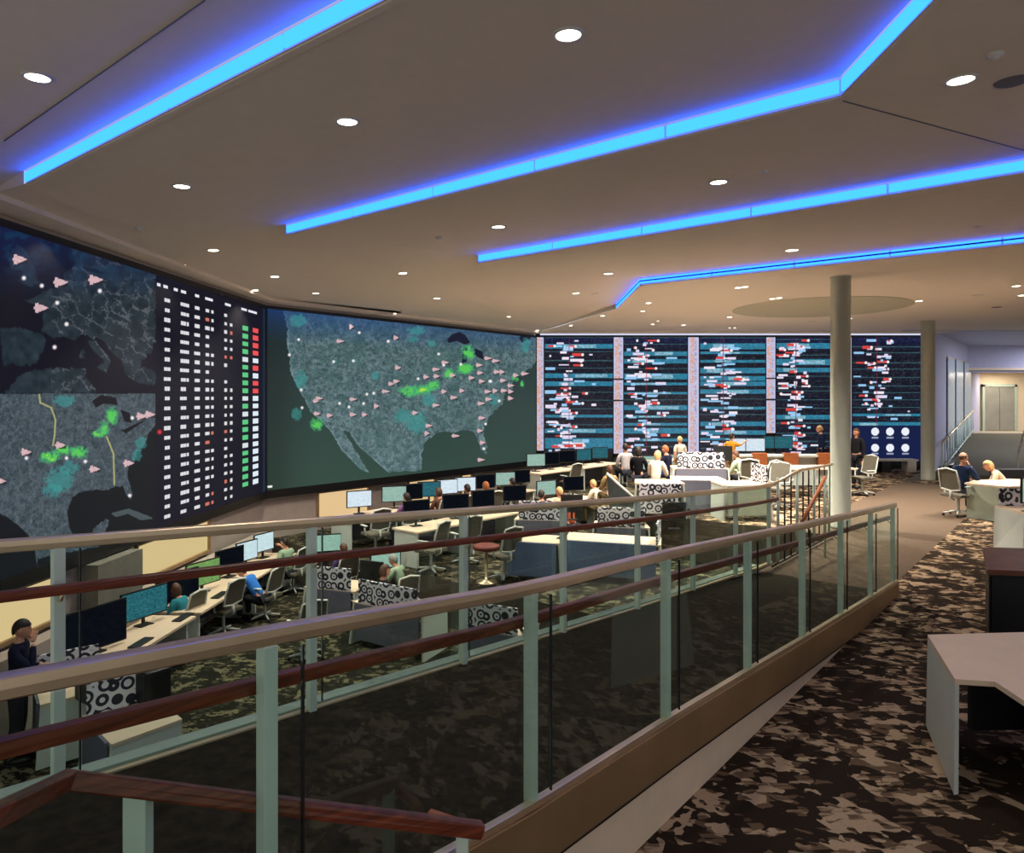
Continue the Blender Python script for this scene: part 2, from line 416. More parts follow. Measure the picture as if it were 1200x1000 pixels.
# ------------------------------------------------------------ ceiling (saw-tooth clouds with blue coves)
ZC = 5.0; ZU = 5.15
def c_at(px, py, z=ZC): return at_z(px, py, z)
def ext(p, q, X):
    f = (X-p[0])/(q[0]-p[0]); return (X, p[1]+(q[1]-p[1])*f)
L1a = c_at(28, 216); L1m = c_at(450, 0); L1b = ext(L1a, L1m, 2.3)
L2a = c_at(335, 275); L2b = c_at(985, 112); L2c = (2.42, 1.75); L2e = c_at(470, 365)
L3a = c_at(560, 308); L3b = ext(L3a, c_at(1200, 202), 9.5); L3e = c_at(592, 366)
L4a = c_at(750, 334); L4b = ext(L4a, c_at(1200, 285), 14.0); L4e = c_at(722, 362)
SA = (-6.15, 3.0); SB = (-5.78, 16.9); SCn = (1.05, 25.15); SD = (16, 25.15)
def z3(p, z): return (p[0], p[1], z)
cm = MB()
def tri(*a): cm.face(list(a))
A0_ = z3((-9, 2), ZC)
# panel A, nearest left: rises toward cove 1
tri(z3((-8, 3), 5.0), z3((-3, -3), 5.0), z3((2.3, -1.5), ZU), z3(L1b, ZU)); tri(z3((-8, 3), 5.0), z3(L1b, ZU), z3(L1a, ZU))
tri(z3((-8, 3), 5.0), z3(L1a, ZU), z3((-6.25, 8.3), 5.0)); 
tri(z3(L1a, ZC), z3(L1a, ZU), z3((-6.25, 8.3), ZC))
# panel B
tri(z3(L1a, ZC), z3(L1b, ZC), z3(L2b, ZU)); tri(z3(L1a, ZC), z3(L2b, ZU), z3(L2a, ZU))
tri(z3(L1b, ZC), z3(L2c, ZU), z3(L2b, ZU))
tri(z3(L1a, ZC), z3(L2a, ZU), z3(SB, ZC)); tri(z3((-6.25, 8.3), ZC), z3(L1a, ZC), z3(SB, ZC))
tri(z3(L2a, ZU), z3(L2e, ZC), z3(SB, ZC)); tri(z3(L2e, ZC), z3((L2e[0]-.1, L2e[1]+.6), ZC), z3(SB, ZC))
# panel C
tri(z3(L2a, ZC), z3(L2b, ZC), z3(L3b, ZU), z3(L3a, ZU))
tri(z3(L2b, ZC), z3(L2c, ZC), z3((12, -2), ZC)); tri(z3(L2b, ZC), z3((12, -2), ZC), z3(L3b, ZU))
tri(z3(L2a, ZC), z3(L3a, ZU), z3(L3e, ZC)); tri(z3(L2a, ZC), z3(L3e, ZC), z3(L2e, ZC))
tri(z3(L2e, ZC), z3(L3e, ZC), z3(SCn, ZC), z3(SB, ZC))
# panel D
tri(z3(L3a, ZC), z3(L3b, ZC), z3(L4b, ZU-.0), z3(L4a, ZU-.0))
tri(z3(L3b, ZC), z3((18, 2), ZC), z3(L4b, ZU-.0))
tri(z3(L3a, ZC), z3(L4a, ZU-.0), z3(L4e, ZU-.02)); tri(z3(L3a, ZC), z3(L4e, ZU-.02), z3(L3e, ZC))
tri(z3(L3e, ZC), z3(L4e, ZU-.02), z3(SCn, ZC))
# panel E
tri(z3(L4a, ZC), z3(L4b, ZC), z3((27, 8), ZC), z3((27, 27), ZC), z3((1.05, 25.7), ZC), z3(L4e, ZC))
tri(z3(L4e, ZU-.02), z3(L4e, ZC), z3(SCn, ZC))
# steps of the unlit left edges
for p, q, zz in ((L2a, L2e, ZU), (L3a, L3e, ZU)):
    tri(z3(p, ZC), z3(p, zz), z3(q, ZC))
co = cm.build('ceiling', M_ceil, norm=False); struct(co)
dg = bpy.context.evaluated_depsgraph_get()
BV = BVHTree.FromPolygons([v.co.copy() for v in co.data.vertices], [tuple(p.vertices) for p in co.data.polygons])
def ceil_hit(px, py):
    d = Vector(((px-600)/F, 1, -(py-HZ)/F)).normalized()
    loc, nrm, i, dist = BV.ray_cast(Vector((0, 0, CH)), d)
    if loc is None: return None
    if nrm.z > 0: nrm = -nrm
    return loc, nrm
# soffit band along the screen walls
sf = MB()
for (a, b, c, d) in ((SA, SB, WC, W0), (SB, SCn, WM, WC), (SCn, SD, WR, WM)):
    sf.hexa([z3(a, 4.93), z3(b, 4.93), z3(c, 4.93), z3(d, 4.93), z3(a, 5.12), z3(b, 5.12), z3(c, 5.12), z3(d, 5.12)])
struct(sf.build('trim_4', M_ceil))
# fine panel joints
jt = MB()
for (p, q) in (((988, 118), (1200, 176)), ((5, 165), (240, 0))):
    a = ceil_hit(*p); b = ceil_hit(*q)
    if a and b: jt.tube([a[0]-Vector((0, 0, .002)), b[0]-Vector((0, 0, .002))], .006, 6)
struct(jt.build('trim_5', M_gray))

def cove(pts, zt, label, slot=False, hgt=.10, seglen=1.5):
    root = empty('cove_light', (pts[0][0], pts[0][1], ZC)); tag(root, label, 'cove light', 'blue cove lights in the ceiling steps')
    del root['group']
    b = MB(); led = []; ch = MB(); bl = MB()
    P0 = Vector((pts[0][0], pts[0][1], ZC))
    for a, c in zip(pts[:-1], pts[1:]):
        A = Vector((a[0], a[1], 0)); C = Vector((c[0], c[1], 0)); d = (C-A); Ln = d.length; d.normalize()
        n = Vector((-d.y, d.x, 0))
        # n should point away from the camera-side surface (far side)
        ang = math.atan2(d.y, d.x)
        mid = (A+C)/2
        # lip / back board sitting on far side
        ch.box((mid.x+n.x*.05-P0.x, mid.y+n.y*.05-P0.y, (zt-ZC)/2+.001), (Ln+.02, .06, zt-ZC+.02), ang)
        if slot: bl.box((mid.x-n.x*.002-P0.x, mid.y-n.y*.002-P0.y, .08), (Ln, .012, .026), ang)
        k = max(1, int(Ln/seglen)); 
        for i in range(k):
            m_ = A+d*(Ln*(i+.5)/k)
            q = MB(); q.box((m_.x+n.x*.008-P0.x, m_.y+n.y*.008-P0.y, .028+hgt/2), (Ln/k-.03, .02, hgt), ang)
            q.build('light_segment', M_led, root)
    ch.build('cove_board', M_ceil, root)
    if slot: bl.build('slot', M_black, root)
    else: bl.bm.free()
cove([L1a, L1b], ZU, 'blue cove light nearest the left screen, top left of the ceiling')
cove([L2a, L2b, L2c], ZU, 'long blue cove light that bends sharply toward the top edge')
cove([L3a, L3b], ZU, 'third blue cove light from the left, straight, without a black slot')
cove([L4e, L4a, L4b], ZU-.0, 'farthest blue cove light with a black slot and a short return end', slot=True)

# ------------------------------------------------------------ downlights and ceiling fittings
def lamp(px, py, r, label, spot=None, group=None):
    h = ceil_hit(px, py)
    if h is None: return
    loc, nrm = h
    root = empty('recessed_downlight', loc); root.rotation_mode = 'QUATERNION'
    root.rotation_quaternion = Vector((0, 0, 1)).rotation_difference(-nrm)
    tag(root, label, 'ceiling light', group)
    MB().lathe([(r*1.32, .0), (r*1.3, -.012), (r*1.02, -.012), (r*.98, .01)], seg=24).build('trim_ring', M_white, root)
    MB().lathe([(r, -.008), (r*.5, -.014), (0.0, -.016)], seg=24).build('lens', M_lamp, root)
    if spot:
        ld = bpy.data.lights.new('downlight_lamp', 'SPOT'); ld.energy = spot; ld.spot_size = math.radians(110); ld.spot_blend = .8
        ld.shadow_soft_size = .06; ld.color = (1, .88, .74)
        lo = bpy.data.objects.new('downlight_lamp', ld); lo.location = loc-Vector((0, 0, .06)); COL.objects.link(lo)
DL = [('left of the first blue cove', [(44, 90, .085)]),
 ('between the first and second blue coves', [(407, 142, .085), (666, 40, .085), (213, 218, .085)]),
 ('along the screen walls', [(71, 260, .07), (213, 310, .07), (299, 340, .07), (370, 343.5, .07), (462, 367, .06), (557, 379.5, .06), (596, 371, .06), (630, 387, .06)]),
 ('in front of the left screen wall', [(250, 293, .08), (322, 324, .08), (512, 349.5, .08), (472, 320, .08)]),
 ('between the second and third blue coves', [(842, 213, .09), (1126, 93, .09), (584, 265.5, .09)]),
 ('between the third and farthest blue coves', [(713, 320.5, .09), (675, 343.5, .08), (928, 293, .10), (706, 370, .07), (669, 381.5, .06)]),
 ('beyond the farthest blue cove', [(760, 355, .07), (753, 364.5, .06), (765, 380, .06), (801, 381, .07), (771, 376, .04), (855, 371.5, .07), (865, 337, .07), (873, 336, .07), (905, 350, .07), (913, 349, .07), (855, 384, .04), (861, 384, .04), (997, 373, .05), (1077, 352.5, .08), (1191, 335, .08), (1197, 346, .07)])]
for zone, lst in DL:
    lst2 = sorted(lst)
    for i, (px, py, r) in enumerate(lst2):
        w = {'along': 120, 'left ': 50, 'in fr': 520}.get(zone[:5], 75)
        if r < .065: w = None
        if zone.startswith('beyond'): w = 900 if r >= .065 else 200
        if zone.startswith('between the third'): w = 650
        lab = 'round recessed downlight %s' % zone
        if len(lst2) > 1: lab += ', %s from the left' % ORD[i]
        lamp(px, py, r, lab, w, None if len(lst2) == 1 else 'downlights '+zone)
def detector(px, py, r, kind, label):
    h = ceil_hit(px, py)
    if h is None: return
    b = MB()
    if kind == 'sprinkler': b.lathe([(0, -.035), (r*.5, -.033), (r*.55, -.02), (r, -.012), (r, 0.002)], seg=20)
    else: b.lathe([(0, -.008), (r*.9, -.01), (r, -.004), (r*1.02, .002)], seg=28)
    o = b.build('sprinkler_head' if kind == 'sprinkler' else ('ceiling_speaker' if kind == 'speaker' else 'smoke_detector'), M_gray if kind == 'speaker' else M_white)
    o.location = h[0]; tag(o, label, {'sprinkler': 'sprinkler', 'speaker': 'speaker'}.get(kind, 'smoke detector'))
detector(1167, 63, .05, 'sprinkler', 'small round sprinkler head beside the top right downlight')
detector(1186, 95, .12, 'speaker', 'round grey ceiling speaker at the right edge, right of the big downlight')
detector(895, 200, .05, 'sprinkler', 'small ceiling fitting just right of the middle downlight above the third cove')
detector(33, 248, .13, 'speaker', 'round flush ceiling speaker above the left screen')
detector(162, 267, .05, 'sprinkler', 'small ceiling sprinkler above the schedule table screen')
detector(514, 278, .05, 'sprinkler', 'small ceiling sprinkler left of the third blue cove')
detector(1145, 265, .06, 'sprinkler', 'small ceiling sprinkler between the two right-hand blue coves')
detector(697, 344, .09, 'smoke', 'flat ceiling disc left of the farthest blue cove end')
detector(1168, 360, .12, 'speaker', 'dark ceiling speaker near the right corridor')
detector(1146, 346, .14, 'smoke', 'flat round ceiling disc above the right corridor')
detector(952, 377, .12, 'smoke', 'domed camera housing on ceiling left of the front column')
# shallow circular recess near the columns
h = ceil_hit(960, 361)
if h:
    o = MB().lathe([(2.22, .0), (2.2, -.004), (0.0, -.006)], seg=64).build('trim_6', mat('recess_paint', (178, 176, 160), .9, var=.02)); o.location = h[0]-Vector((0, 0, .006)); struct(o)

# ------------------------------------------------------------ columns
def column(px_c, py_base, w, name, ztop):
    s = (py_base-HZ)/CH; x, y = at_s(px_c, s); r = w/2/s
    b = MB().lathe([(r*1.03, 0), (r*1.03, .05), (r, .055), (r, ztop-.03), (r*1.06, ztop-.03), (r*1.06, ztop)], seg=40)
    o = b.build(name, M_col); o.location = (x, y, 0); struct(o)
column(985, 619, 22, 'trim_7', 5.01)
column(1087.5, 563, 15, 'trim_8', 5.01)

# ------------------------------------------------------------ screen walls
ZT, ZB = 4.86, .30
def wline(A, B, off=0.):
    d = Vector((B[0]-A[0], B[1]-A[1])); L = d.length; d /= L; n = Vector((d.y, -d.x))   # toward the room
    return d, n, L
def on_wall(px, A, B):
    d, n, L = wline(A, B); k = (px-600)/F
    # A + d*u ; X = k*Y
    u = (k*A[1]-A[0])/(d.x-k*d.y); return u
def grid(name, A, B, u0, u1, z0, z1, nu, nz, paint, parent, off=.03, m=None):
    d, n, L = wline(A, B)
    us = np.linspace(u0, u1, nu); zs = np.linspace(z0, z1, nz)
    U, Z = np.meshgrid(us, zs)
    X = A[0]+d.x*U+n.x*off; Y = A[1]+d.y*U+n.y*off
    co = np.stack([X, Y, Z], -1).reshape(-1, 3).astype(np.float32)
    PX = 600+F*X/Y; PY = HZ+F*(CH-Z)/Y
    rgb = np.clip(paint(PX, PY, U, Z), 0, 255)/255.
    lin = np.where(rgb <= .04045, rgb/12.92, ((rgb+.055)/1.055)**2.4)
    idx = np.arange(nu*nz).reshape(nz, nu)
    q = np.stack([idx[:-1, :-1], idx[:-1, 1:], idx[1:, 1:], idx[1:, :-1]], -1).reshape(-1, 4)
    me = bpy.data.meshes.new(name)
    me.vertices.add(len(co)); me.vertices.foreach_set('co', co.ravel())
    me.loops.add(q.size); me.loops.foreach_set('vertex_index', q.ravel().astype(np.int32))
    me.polygons.add(len(q)); me.polygons.foreach_set('loop_start', np.arange(0, q.size, 4, dtype=np.int32))
    me.update(calc_edges=True)
    a = me.color_attributes.new('Col', 'FLOAT_COLOR', 'POINT')
    a.data.foreach_set('color', np.concatenate([lin, np.ones(lin.shape[:2]+(1,))], -1).astype(np.float32).ravel())
    me.materials.append(m or MT.get('screen') or screen_mat('screen', SCR))
    o = bpy.data.objects.new(name, me); COL.objects.link(o); o.parent = parent; return o
SCR = .86
def inpoly(PX, PY, pts):
    ins = np.zeros(PX.shape, bool); n = len(pts)
    for i in range(n):
        x0, y0 = pts[i]; x1, y1 = pts[(i+1) % n]
        if y0 == y1: continue
        c = ((y0 > PY) != (y1 > PY)) & (PX < (x1-x0)*(PY-y0)/(y1-y0)+x0); ins ^= c
    return ins
def vnoise(X, Y, sc, seed):
    r = np.random.RandomState(seed).rand(128, 128); x = X*sc; y = Y*sc
    xi = np.floor(x).astype(int); yi = np.floor(y).astype(int); fx = x-xi; fy = y-yi
    fx = fx*fx*(3-2*fx); fy = fy*fy*(3-2*fy)
    g = lambda a, b: r[a % 128, b % 128]
    return (g(xi, yi)*(1-fx)+g(xi+1, yi)*fx)*(1-fy)+(g(xi, yi+1)*(1-fx)+g(xi+1, yi+1)*fx)*fy
def fbm(X, Y, sc, seed, o=4):
    v = 0; a = .5; t = 0
    for k in range(o): v = v+a*vnoise(X, Y, sc*2**k, seed+k); t += a; a *= .6
    return v/t
def mixc(img, mask, col, a=1.0):
    m = (mask*a)[..., None] if mask.dtype != bool else (mask.astype(float)*a)[..., None]
    return img*(1-m)+np.array(col, float)*m
def vedge(PX, PY, sc, seed, wd):
    r = np.random.RandomState(seed); x = PX*sc; y = PY*sc
    xi = np.floor(x).astype(int); yi = np.floor(y).astype(int)
    ja = r.rand(64, 64, 2); d1 = np.full(PX.shape, 9.); d2 = np.full(PX.shape, 9.)
    for a in (-1, 0, 1):
        for b in (-1, 0, 1):
            j = ja[(xi+a) % 64, (yi+b) % 64]; d = np.hypot(xi+a+j[..., 0]-x, yi+b+j[..., 1]-y)
            d2 = np.where(d < d1, d1, np.minimum(d2, d)); d1 = np.minimum(d1, d)
    return (d2-d1) < wd
def blobs(img, PX, PY, lst, seed):
    f = fbm(PX, PY, .28, seed, 4)
    for (x, y, rx, ry, hot) in lst:
        g = np.exp(-((PX-x)/rx)**2-((PY-y)/ry)**2); v = g*(.35+1.2*f)
        img = mixc(img, np.clip((v*(.55+.75*vnoise(PX, PY, .8, seed+31))-.36)*6, 0, 1), (60, 150, 148) if hot < 1 else (66, 186, 112), .62)
        if hot >= 1: img = mixc(img, np.clip((v-.66)*7, 0, 1), (88, 196, 88))
        if hot >= 2: img = mixc(img, np.clip((v-.95)*7, 0, 1), (190, 220, 70))
    return img
def planes(img, PX, PY, lst, s=1.0, col=(232, 196, 200)):
    for (x, y) in lst:
        # delta-like aircraft tag with a dark shadow
        dx = (PX-x)/s; dy = (PY-y)/s; jx = ((x*7.3+y*3.1) % 5)/5-.5
        if s < 1.2: dx = dx*(1+.5*jx)+.8*jx; dy = dy*(1-.3*jx)
        sh = (np.abs(dy-1.6) < 1.3) & (dx > -2) & (dx < 5.5)
        img = mixc(img, sh, (24, 28, 34), .7)
        b = ((np.abs(dy) < 2.3-np.abs(dx)*.42) & (dx > -4) & (dx < 5)) | ((np.abs(dx+2) < 1) & (np.abs(dy) < 3.0))
        t = (((dx*1.7+dy*2.1) % 2.4) > .7)
        img = mixc(img, b & t, col); img = mixc(img, b & ~t, (140, 110, 120))
    return img
def dots(img, PX, PY, lst, r=1.6, col=(250, 240, 240)):
    for (x, y) in lst: img = mixc(img, np.clip(1.5-np.hypot(PX-x, PY-y)/r, 0, 1), col)
    return img

def paint_mid(PX, PY, U, Z):
    g = np.clip((PY-360)/220, 0, 1)[..., None]
    img = np.array([36, 52, 56])*(1-g)+np.array([52, 76, 66])*g
    img = img*(1-.25*np.exp(-((PX-316)/30)**2))[..., None]
    img = mixc(img, np.clip((600-PX)/-200+.0, 0, 1)*.0, (50, 70, 65))
    land = [(329, 350), (331, 362), (337, 385), (336, 400), (339, 418), (341, 438), (350, 456), (358, 470), (364, 483), (375, 492), (385, 503), (392, 513), (400, 528), (406, 533), (421, 549), (432, 554), (424, 540), (412, 520), (402, 505), (409, 506), (420, 523), (437, 538), (455, 554), (494, 551), (494, 533), (498, 519), (510, 508), (520, 505), (533, 507), (544, 503), (556, 507), (560, 516), (564, 528), (570, 533), (571, 524), (566, 510), (567, 497), (578, 483), (588, 474), (591, 461), (600, 455), (602, 444), (613, 438), (621, 430), (632, 420), (634, 380), (500, 340)]
    wob = (fbm(PX, PY, .35, 3, 3)-.5)*5
    L = inpoly(PX+wob, PY+wob*.7, land)
    n = fbm(PX, PY, .30, 21, 5)
    base = np.stack([76+90*(n-.5), 100+90*(n-.5), 104+90*(n-.5)], -1)
    base = base+(12*np.clip((PY-440)/100, 0, 1))[..., None]
    f2 = vnoise(PX, PY, 1.1, 5); base = base+((f2-.5)*40)[..., None]
    img = np.where(L[..., None], base, img)
    img = mixc(img, L & vedge(PX+wob, PY+wob, .055, 4, .05), (128, 150, 156), .35)
    edge = L & ~inpoly(PX+wob+np.where(PX < 480, -2.2, 1.6), PY+wob*.7, land); img = mixc(img, edge, (120, 150, 156), .5)
    img = mixc(img, L & (fbm(PX, PY, .09, 61, 3) > .58), (60, 92, 88), .35)
    top = np.clip((402-PY+(PX-330)*.05)/42, 0, 1); img = mixc(img, top, (24, 62, 128), .68)
    lk = inpoly(PX+wob*.5, PY, [(524, 398), (530, 392), (538, 389), (546, 393), (551, 402), (545, 404), (535, 400), (526, 402)]) | inpoly(PX, PY, [(556, 408), (565, 412), (568, 422), (562, 420), (557, 416)]) | inpoly(PX, PY, [(543, 405), (548, 408), (547, 424), (541, 426)]) | inpoly(PX, PY, [(608, 396), (618, 388), (628, 392), (612, 402)])
    img = mixc(img, lk, (22, 26, 46))
    img = blobs(img, PX, PY, [(549, 413, 9, 11, 1), (545, 432, 12, 8, 1), (527, 438, 9, 7, 1), (478, 459, 13, 8, 2), (494, 457, 14, 8, 2), (508, 452, 9, 7, 1), (503, 470, 9, 9, 0), (489, 495, 14, 15, 0), (472, 488, 12, 10, 0), (352, 445, 8, 12, 0), (371, 497, 9, 9, 1), (348, 486, 7, 8, 0), (488, 388, 12, 6, 0), (484, 398, 8, 4, 0), (350, 376, 12, 8, 0), (506, 402, 6, 5, 0), (616, 405, 7, 9, 0), (604, 443, 5, 5, 1), (612, 450, 3, 5, 1), (392, 424, 4, 3, 0), (415, 423, 4, 3, 0), (578, 470, 7, 8, 0), (440, 440, 6, 5, 0)], 8)
    pl = [(412, 383), (398, 400), (464, 396), (466, 431), (464, 447), (458, 450), (373, 467), (370, 470), (371, 485), (386, 487), (413, 468), (413, 486), (427, 486), (441, 476), (451, 459), (486, 484), (510, 475), (520, 459), (531, 466), (541, 458), (499, 442), (510, 433), (511, 441), (521, 425), (530, 440), (561, 428), (562, 437), (564, 447), (571, 420), (580, 423), (582, 436), (552, 443), (589, 446), (598, 452), (598, 459), (598, 467), (571, 459), (572, 468), (563, 473), (580, 458), (588, 436), (614, 438), (564, 490), (562, 505), (565, 519), (563, 539), (500, 508), (502, 499), (533, 511), (590, 458), (604, 440)]
    img = planes(img, PX, PY, pl, .85)
    img = dots(img, PX, PY, [(350, 398), (339, 416), (353, 457), (354, 478), (438, 461), (430, 462), (409, 477), (426, 473), (398, 473), (455, 400), (421, 390), (490, 444), (514, 415), (311, 372), (520, 428), (540, 427), (575, 447), (585, 470), (569, 497), (567, 526), (574, 447), (391, 424), (414, 423)])
    img = mixc(img, (np.abs(PX-312) < 7) & (np.abs(PY-570.5+(PX-312)*.02) < 1.2), (240, 240, 240))
    return img
def paint_left(PX, PY, U, Z):
    n = fbm(PX, PY, .12, 31, 5); n2 = vnoise(PX, PY, 1.0, 6)
    img = np.zeros(PX.shape+(3,))+np.array([16, 16, 28])
    eu = [(1, 385), (18, 384), (30, 386), (50, 392), (53, 400), (50, 412), (42, 425), (22, 430), (14, 424), (3, 428), (0, 385)]
    fr = [(28, 352), (52, 362), (48, 388), (62, 396), (75, 395), (85, 398), (100, 392), (112, 399), (118, 408), (128, 418), (131, 424), (124, 436), (113, 431), (120, 428), (124, 424), (110, 412), (104, 402), (114, 396), (122, 400), (130, 412), (144, 424), (148, 438), (160, 445), (165, 425), (176, 415), (182, 400), (182, 318), (110, 320), (90, 310), (78, 318), (70, 335), (52, 340), (40, 350)]
    gb = [(8, 300), (20, 285), (32, 295), (40, 315), (46, 332), (36, 336), (20, 330), (28, 318), (14, 316)]
    sc = [(80, 272), (120, 280), (182, 300), (182, 330), (120, 318), (92, 312), (84, 295)]
    af = [(6, 461), (22, 441), (40, 434), (60, 432), (100, 431), (102, 444), (112, 456), (112, 461)]
    sd = [(95, 408), (99, 410), (98, 421), (94, 420)]; gr = [(143, 425), (155, 432), (168, 430), (182, 436), (182, 452), (160, 448), (148, 440)]
    w = (fbm(PX, PY, .3, 2, 3)-.5)*6
    L = np.zeros(PX.shape, bool)
    for p in (eu, fr, gb, sc, af, sd, gr): L |= inpoly(PX+w, PY+w, p)
    lc = np.stack([34+40*(n-.5), 46+40*(n-.5), 54+40*(n-.5)], -1)
    img = np.where(L[..., None], lc, img)
    img = mixc(img, L & vedge(PX+w*2.2, PY+w*1.8, .058, 12, .07) & (PX > 60) & (fbm(PX, PY, .05, 77, 2) > .40), (104, 108, 114), .65)
    img = mixc(img, np.clip((352-PY)/80, 0, 1), (18, 34, 84), .6)
    img = mixc(img, np.clip((352-PY)/80, 0, 1)*(n > .55), (16, 60, 90), .6)
    img = planes(img, PX, PY, [(22, 304), (70, 331), (111, 328), (47, 361)], 1.9)
    img = dots(img, PX, PY, [(28, 326), (49, 335), (67, 355), (117, 341), (78, 380), (64, 407)], 2.4)
    # lower map
    low = (PY > 461.5) & (PX < 182)
    n3 = fbm(PX, PY, .25, 41, 5)
    us = np.stack([66+60*(n3-.5), 78+60*(n3-.5), 86+60*(n3-.5)], -1)+((n2-.5)*34)[..., None]
    us = mixc(us, vedge(PX, PY, .05, 22, .05), (100, 112, 118), .35)
    wat = [[(190, 490), (176, 505), (168, 522), (160, 530), (158, 541), (150, 548), (149, 556), (152, 568), (156, 580), (153, 586), (148, 580), (144, 570), (136, 570), (126, 574), (112, 574), (92, 577), (84, 586), (79, 600), (81, 620), (90, 632), (104, 634), (110, 620), (124, 608), (128, 610), (122, 628), (118, 640), (190, 640)], [(-5, 600), (8, 606), (22, 616), (34, 628), (40, 640), (-5, 640)], [(-5, 640), (40, 640), (46, 680), (-5, 680)], [(44, 655), (190, 625), (190, 720), (44, 720)]]
    W = np.zeros(PX.shape, bool)
    for p in wat: W |= inpoly(PX+w*.5, PY+w*.5, p)
    us = mixc(us, W, (17, 22, 26))
    us = mixc(us, inpoly(PX+w*.4, PY, [(130, 602), (150, 596), (172, 604), (180, 608), (165, 610), (150, 602), (136, 606)]), (70, 82, 86))
    us = mixc(us, inpoly(PX, PY, [(108, 470), (118, 463), (136, 466), (138, 475), (122, 473), (112, 478)]) | inpoly(PX, PY, [(141, 480), (152, 484), (154, 496), (146, 494)]) | inpoly(PX, PY, [(142, 505), (165, 494), (172, 492), (148, 508)]), (20, 18, 26))
    us = blobs(us, PX, PY, [(76, 470, 16, 8, 0), (131, 488, 9, 12, 1), (122, 502, 8, 10, 1), (115, 508, 9, 6, 2), (92, 530, 14, 9, 1), (58, 536, 15, 8, 2), (75, 528, 14, 7, 1), (70, 562, 20, 16, 0), (82, 548, 12, 10, 0), (165, 520, 8, 10, 0), (62, 575, 14, 9, 0), (160, 534, 7, 8, 0)], 17)
    for pl_ in ([(46, 461), (47, 472), (60, 478), (65, 492), (64, 510), (62, 522)], [(125, 512), (133, 532), (134, 568)]):
        for (a, b) in zip(pl_[:-1], pl_[1:]):
            dx, dy = b[0]-a[0], b[1]-a[1]; tt = np.clip(((PX-a[0])*dx+(PY-a[1])*dy)/(dx*dx+dy*dy), 0, 1)
            us = mixc(us, np.hypot(PX-a[0]-tt*dx, PY-a[1]-tt*dy) < 1.0, (170, 170, 110), .9)
    us = planes(us, PX, PY, [(30, 530), (70, 522), (110, 550), (150, 543), (165, 488), (175, 486), (0, 564)], 1.4)
    us = dots(us, PX, PY, [(78, 537), (100, 541), (152, 581), (155, 490), (31, 537)], 2.0)
    img = np.where(low[..., None], us, img)
    # schedule table
    T = PX >= 183
    gt = np.clip((340-PY)/60, 0, 1)[..., None]
    tb = np.zeros(PX.shape+(3,))+np.array([15, 15, 30])*(1-gt)+np.array([14, 24, 64])*gt
    tb = mixc(tb, PX > 308, (22, 40, 60))
    def dash(img, x, wd, zc, hh, col, a=1.): return mixc(img, (np.abs(PX-x) < wd) & (np.abs(Z-zc) < hh), col, a)
    for r in range(24):
        z = 4.36-r*.178
        for (x, wd, ch) in ((196, 3.8, 1), (215, 3.8, .95), (220, 1.6, .7), (231, 3.4, 1), (243, 2.6, .95), (249, 1.6, .7), (264.5, 1.7, .9), (271, 1.5, .7)):
            if rs.rand() < ch:
                col = (232, 232, 236) if rs.rand() < .92 or x < 240 else (220, 120, 100)
                jag = ((U*37+r) % 1.0) > .12
                tb = mixc(tb, (np.abs(PX-x) < wd*(.75+.3*rs.rand())) & (np.abs(Z-z) < .033) & jag, col)
            else: rs.rand()
        gc = (90, 200, 130) if r not in (4, 9, 11, 15) else (216, 226, 230)
        rc = (236, 80, 84) if r in (0, 1, 2, 3, 5, 7, 8) else (222, 236, 246)
        if r < 21:
            tb = dash(tb, 287.5, 3.3, z-.18, .052, gc); tb = dash(tb, 299.5, 3.2, z-.18, .056, rc)
    for (x, wd) in ((186, 2), (194, 2.6), (206, 2.4), (215, 3), (231, 2.4), (245, 4.5), (267, 3.4), (286, 3.2), (296, 5)):
        tb = dash(tb, x, wd, 4.60, .030, (230, 230, 240))
    tb = dots(tb, PX, PY, [(187, 506.5)], 2.6, (226, 40, 50))
    img = np.where(T[..., None], tb, img)
    return img
def video(name, A, B, u0, u1, label, cat, paint, nu, nz, z0, z1):
    d, n, L = wline(A, B); o = empty(name, (A[0]+d.x*(u0+u1)/2, A[1]+d.y*(u0+u1)/2, z0)); tag(o, label, cat)
    off = o.location.copy()
    g = grid('display', A, B, u0, u1, z0, z1, nu, nz, paint, o, off=.045); g.location = -off
    return o, d, n, off
def bezel(o, A, B, u0, u1, z0, z1, zb, zt, off, bot=True):
    d, n, L = wline(A, B); ang = math.atan2(d.y, d.x); b = MB()
    def bar(ua, ub, za, zb_, dp=.12, sh=.0):
        um = (ua+ub)/2; b.box((A[0]+d.x*um+n.x*(sh), A[1]+d.y*um+n.y*(sh), (za+zb_)/2), (ub-ua, dp, zb_-za), ang)
    bar(u0-.03, u1+.03, zb, z0); bar(u0-.03, u1+.03, z1, zt); bar(u0-.03, u0, zb, zt); bar(u1, u1+.03, zb, zt)
    bar(u0, u1, z0, z1, .05, -.03)
    q = b.build('bezel', M_black, o); q.location = -off
LA, LB = W0, WC
d_, n_, Ll = wline(LA, LB)
uL0 = on_wall(-40, LA, LB)
# seen from the camera the left wall's table columns are placed by wall distance
o, d, n, off = video('video_wall', LA, LB, max(.05, uL0), Ll-.05, 'left video wall with a Europe map, a US map and a column table', 'video wall', paint_left, 1500, 420, ZB, ZT-.1)
bezel(o, LA, LB, max(.05, uL0), Ll-.05, ZB, ZT-.1, .12, ZT, off)
_, _, Lm = wline(WC, WM)
o, d, n, off = video('video_wall', WC, WM, .05, Lm-.05, 'middle video wall showing a large map of the United States', 'video wall', paint_mid, 900, 340, ZB+.02, ZT-.08)
bezel(o, WC, WM, .05, Lm-.05, ZB+.02, ZT-.08, .12, ZT, off)

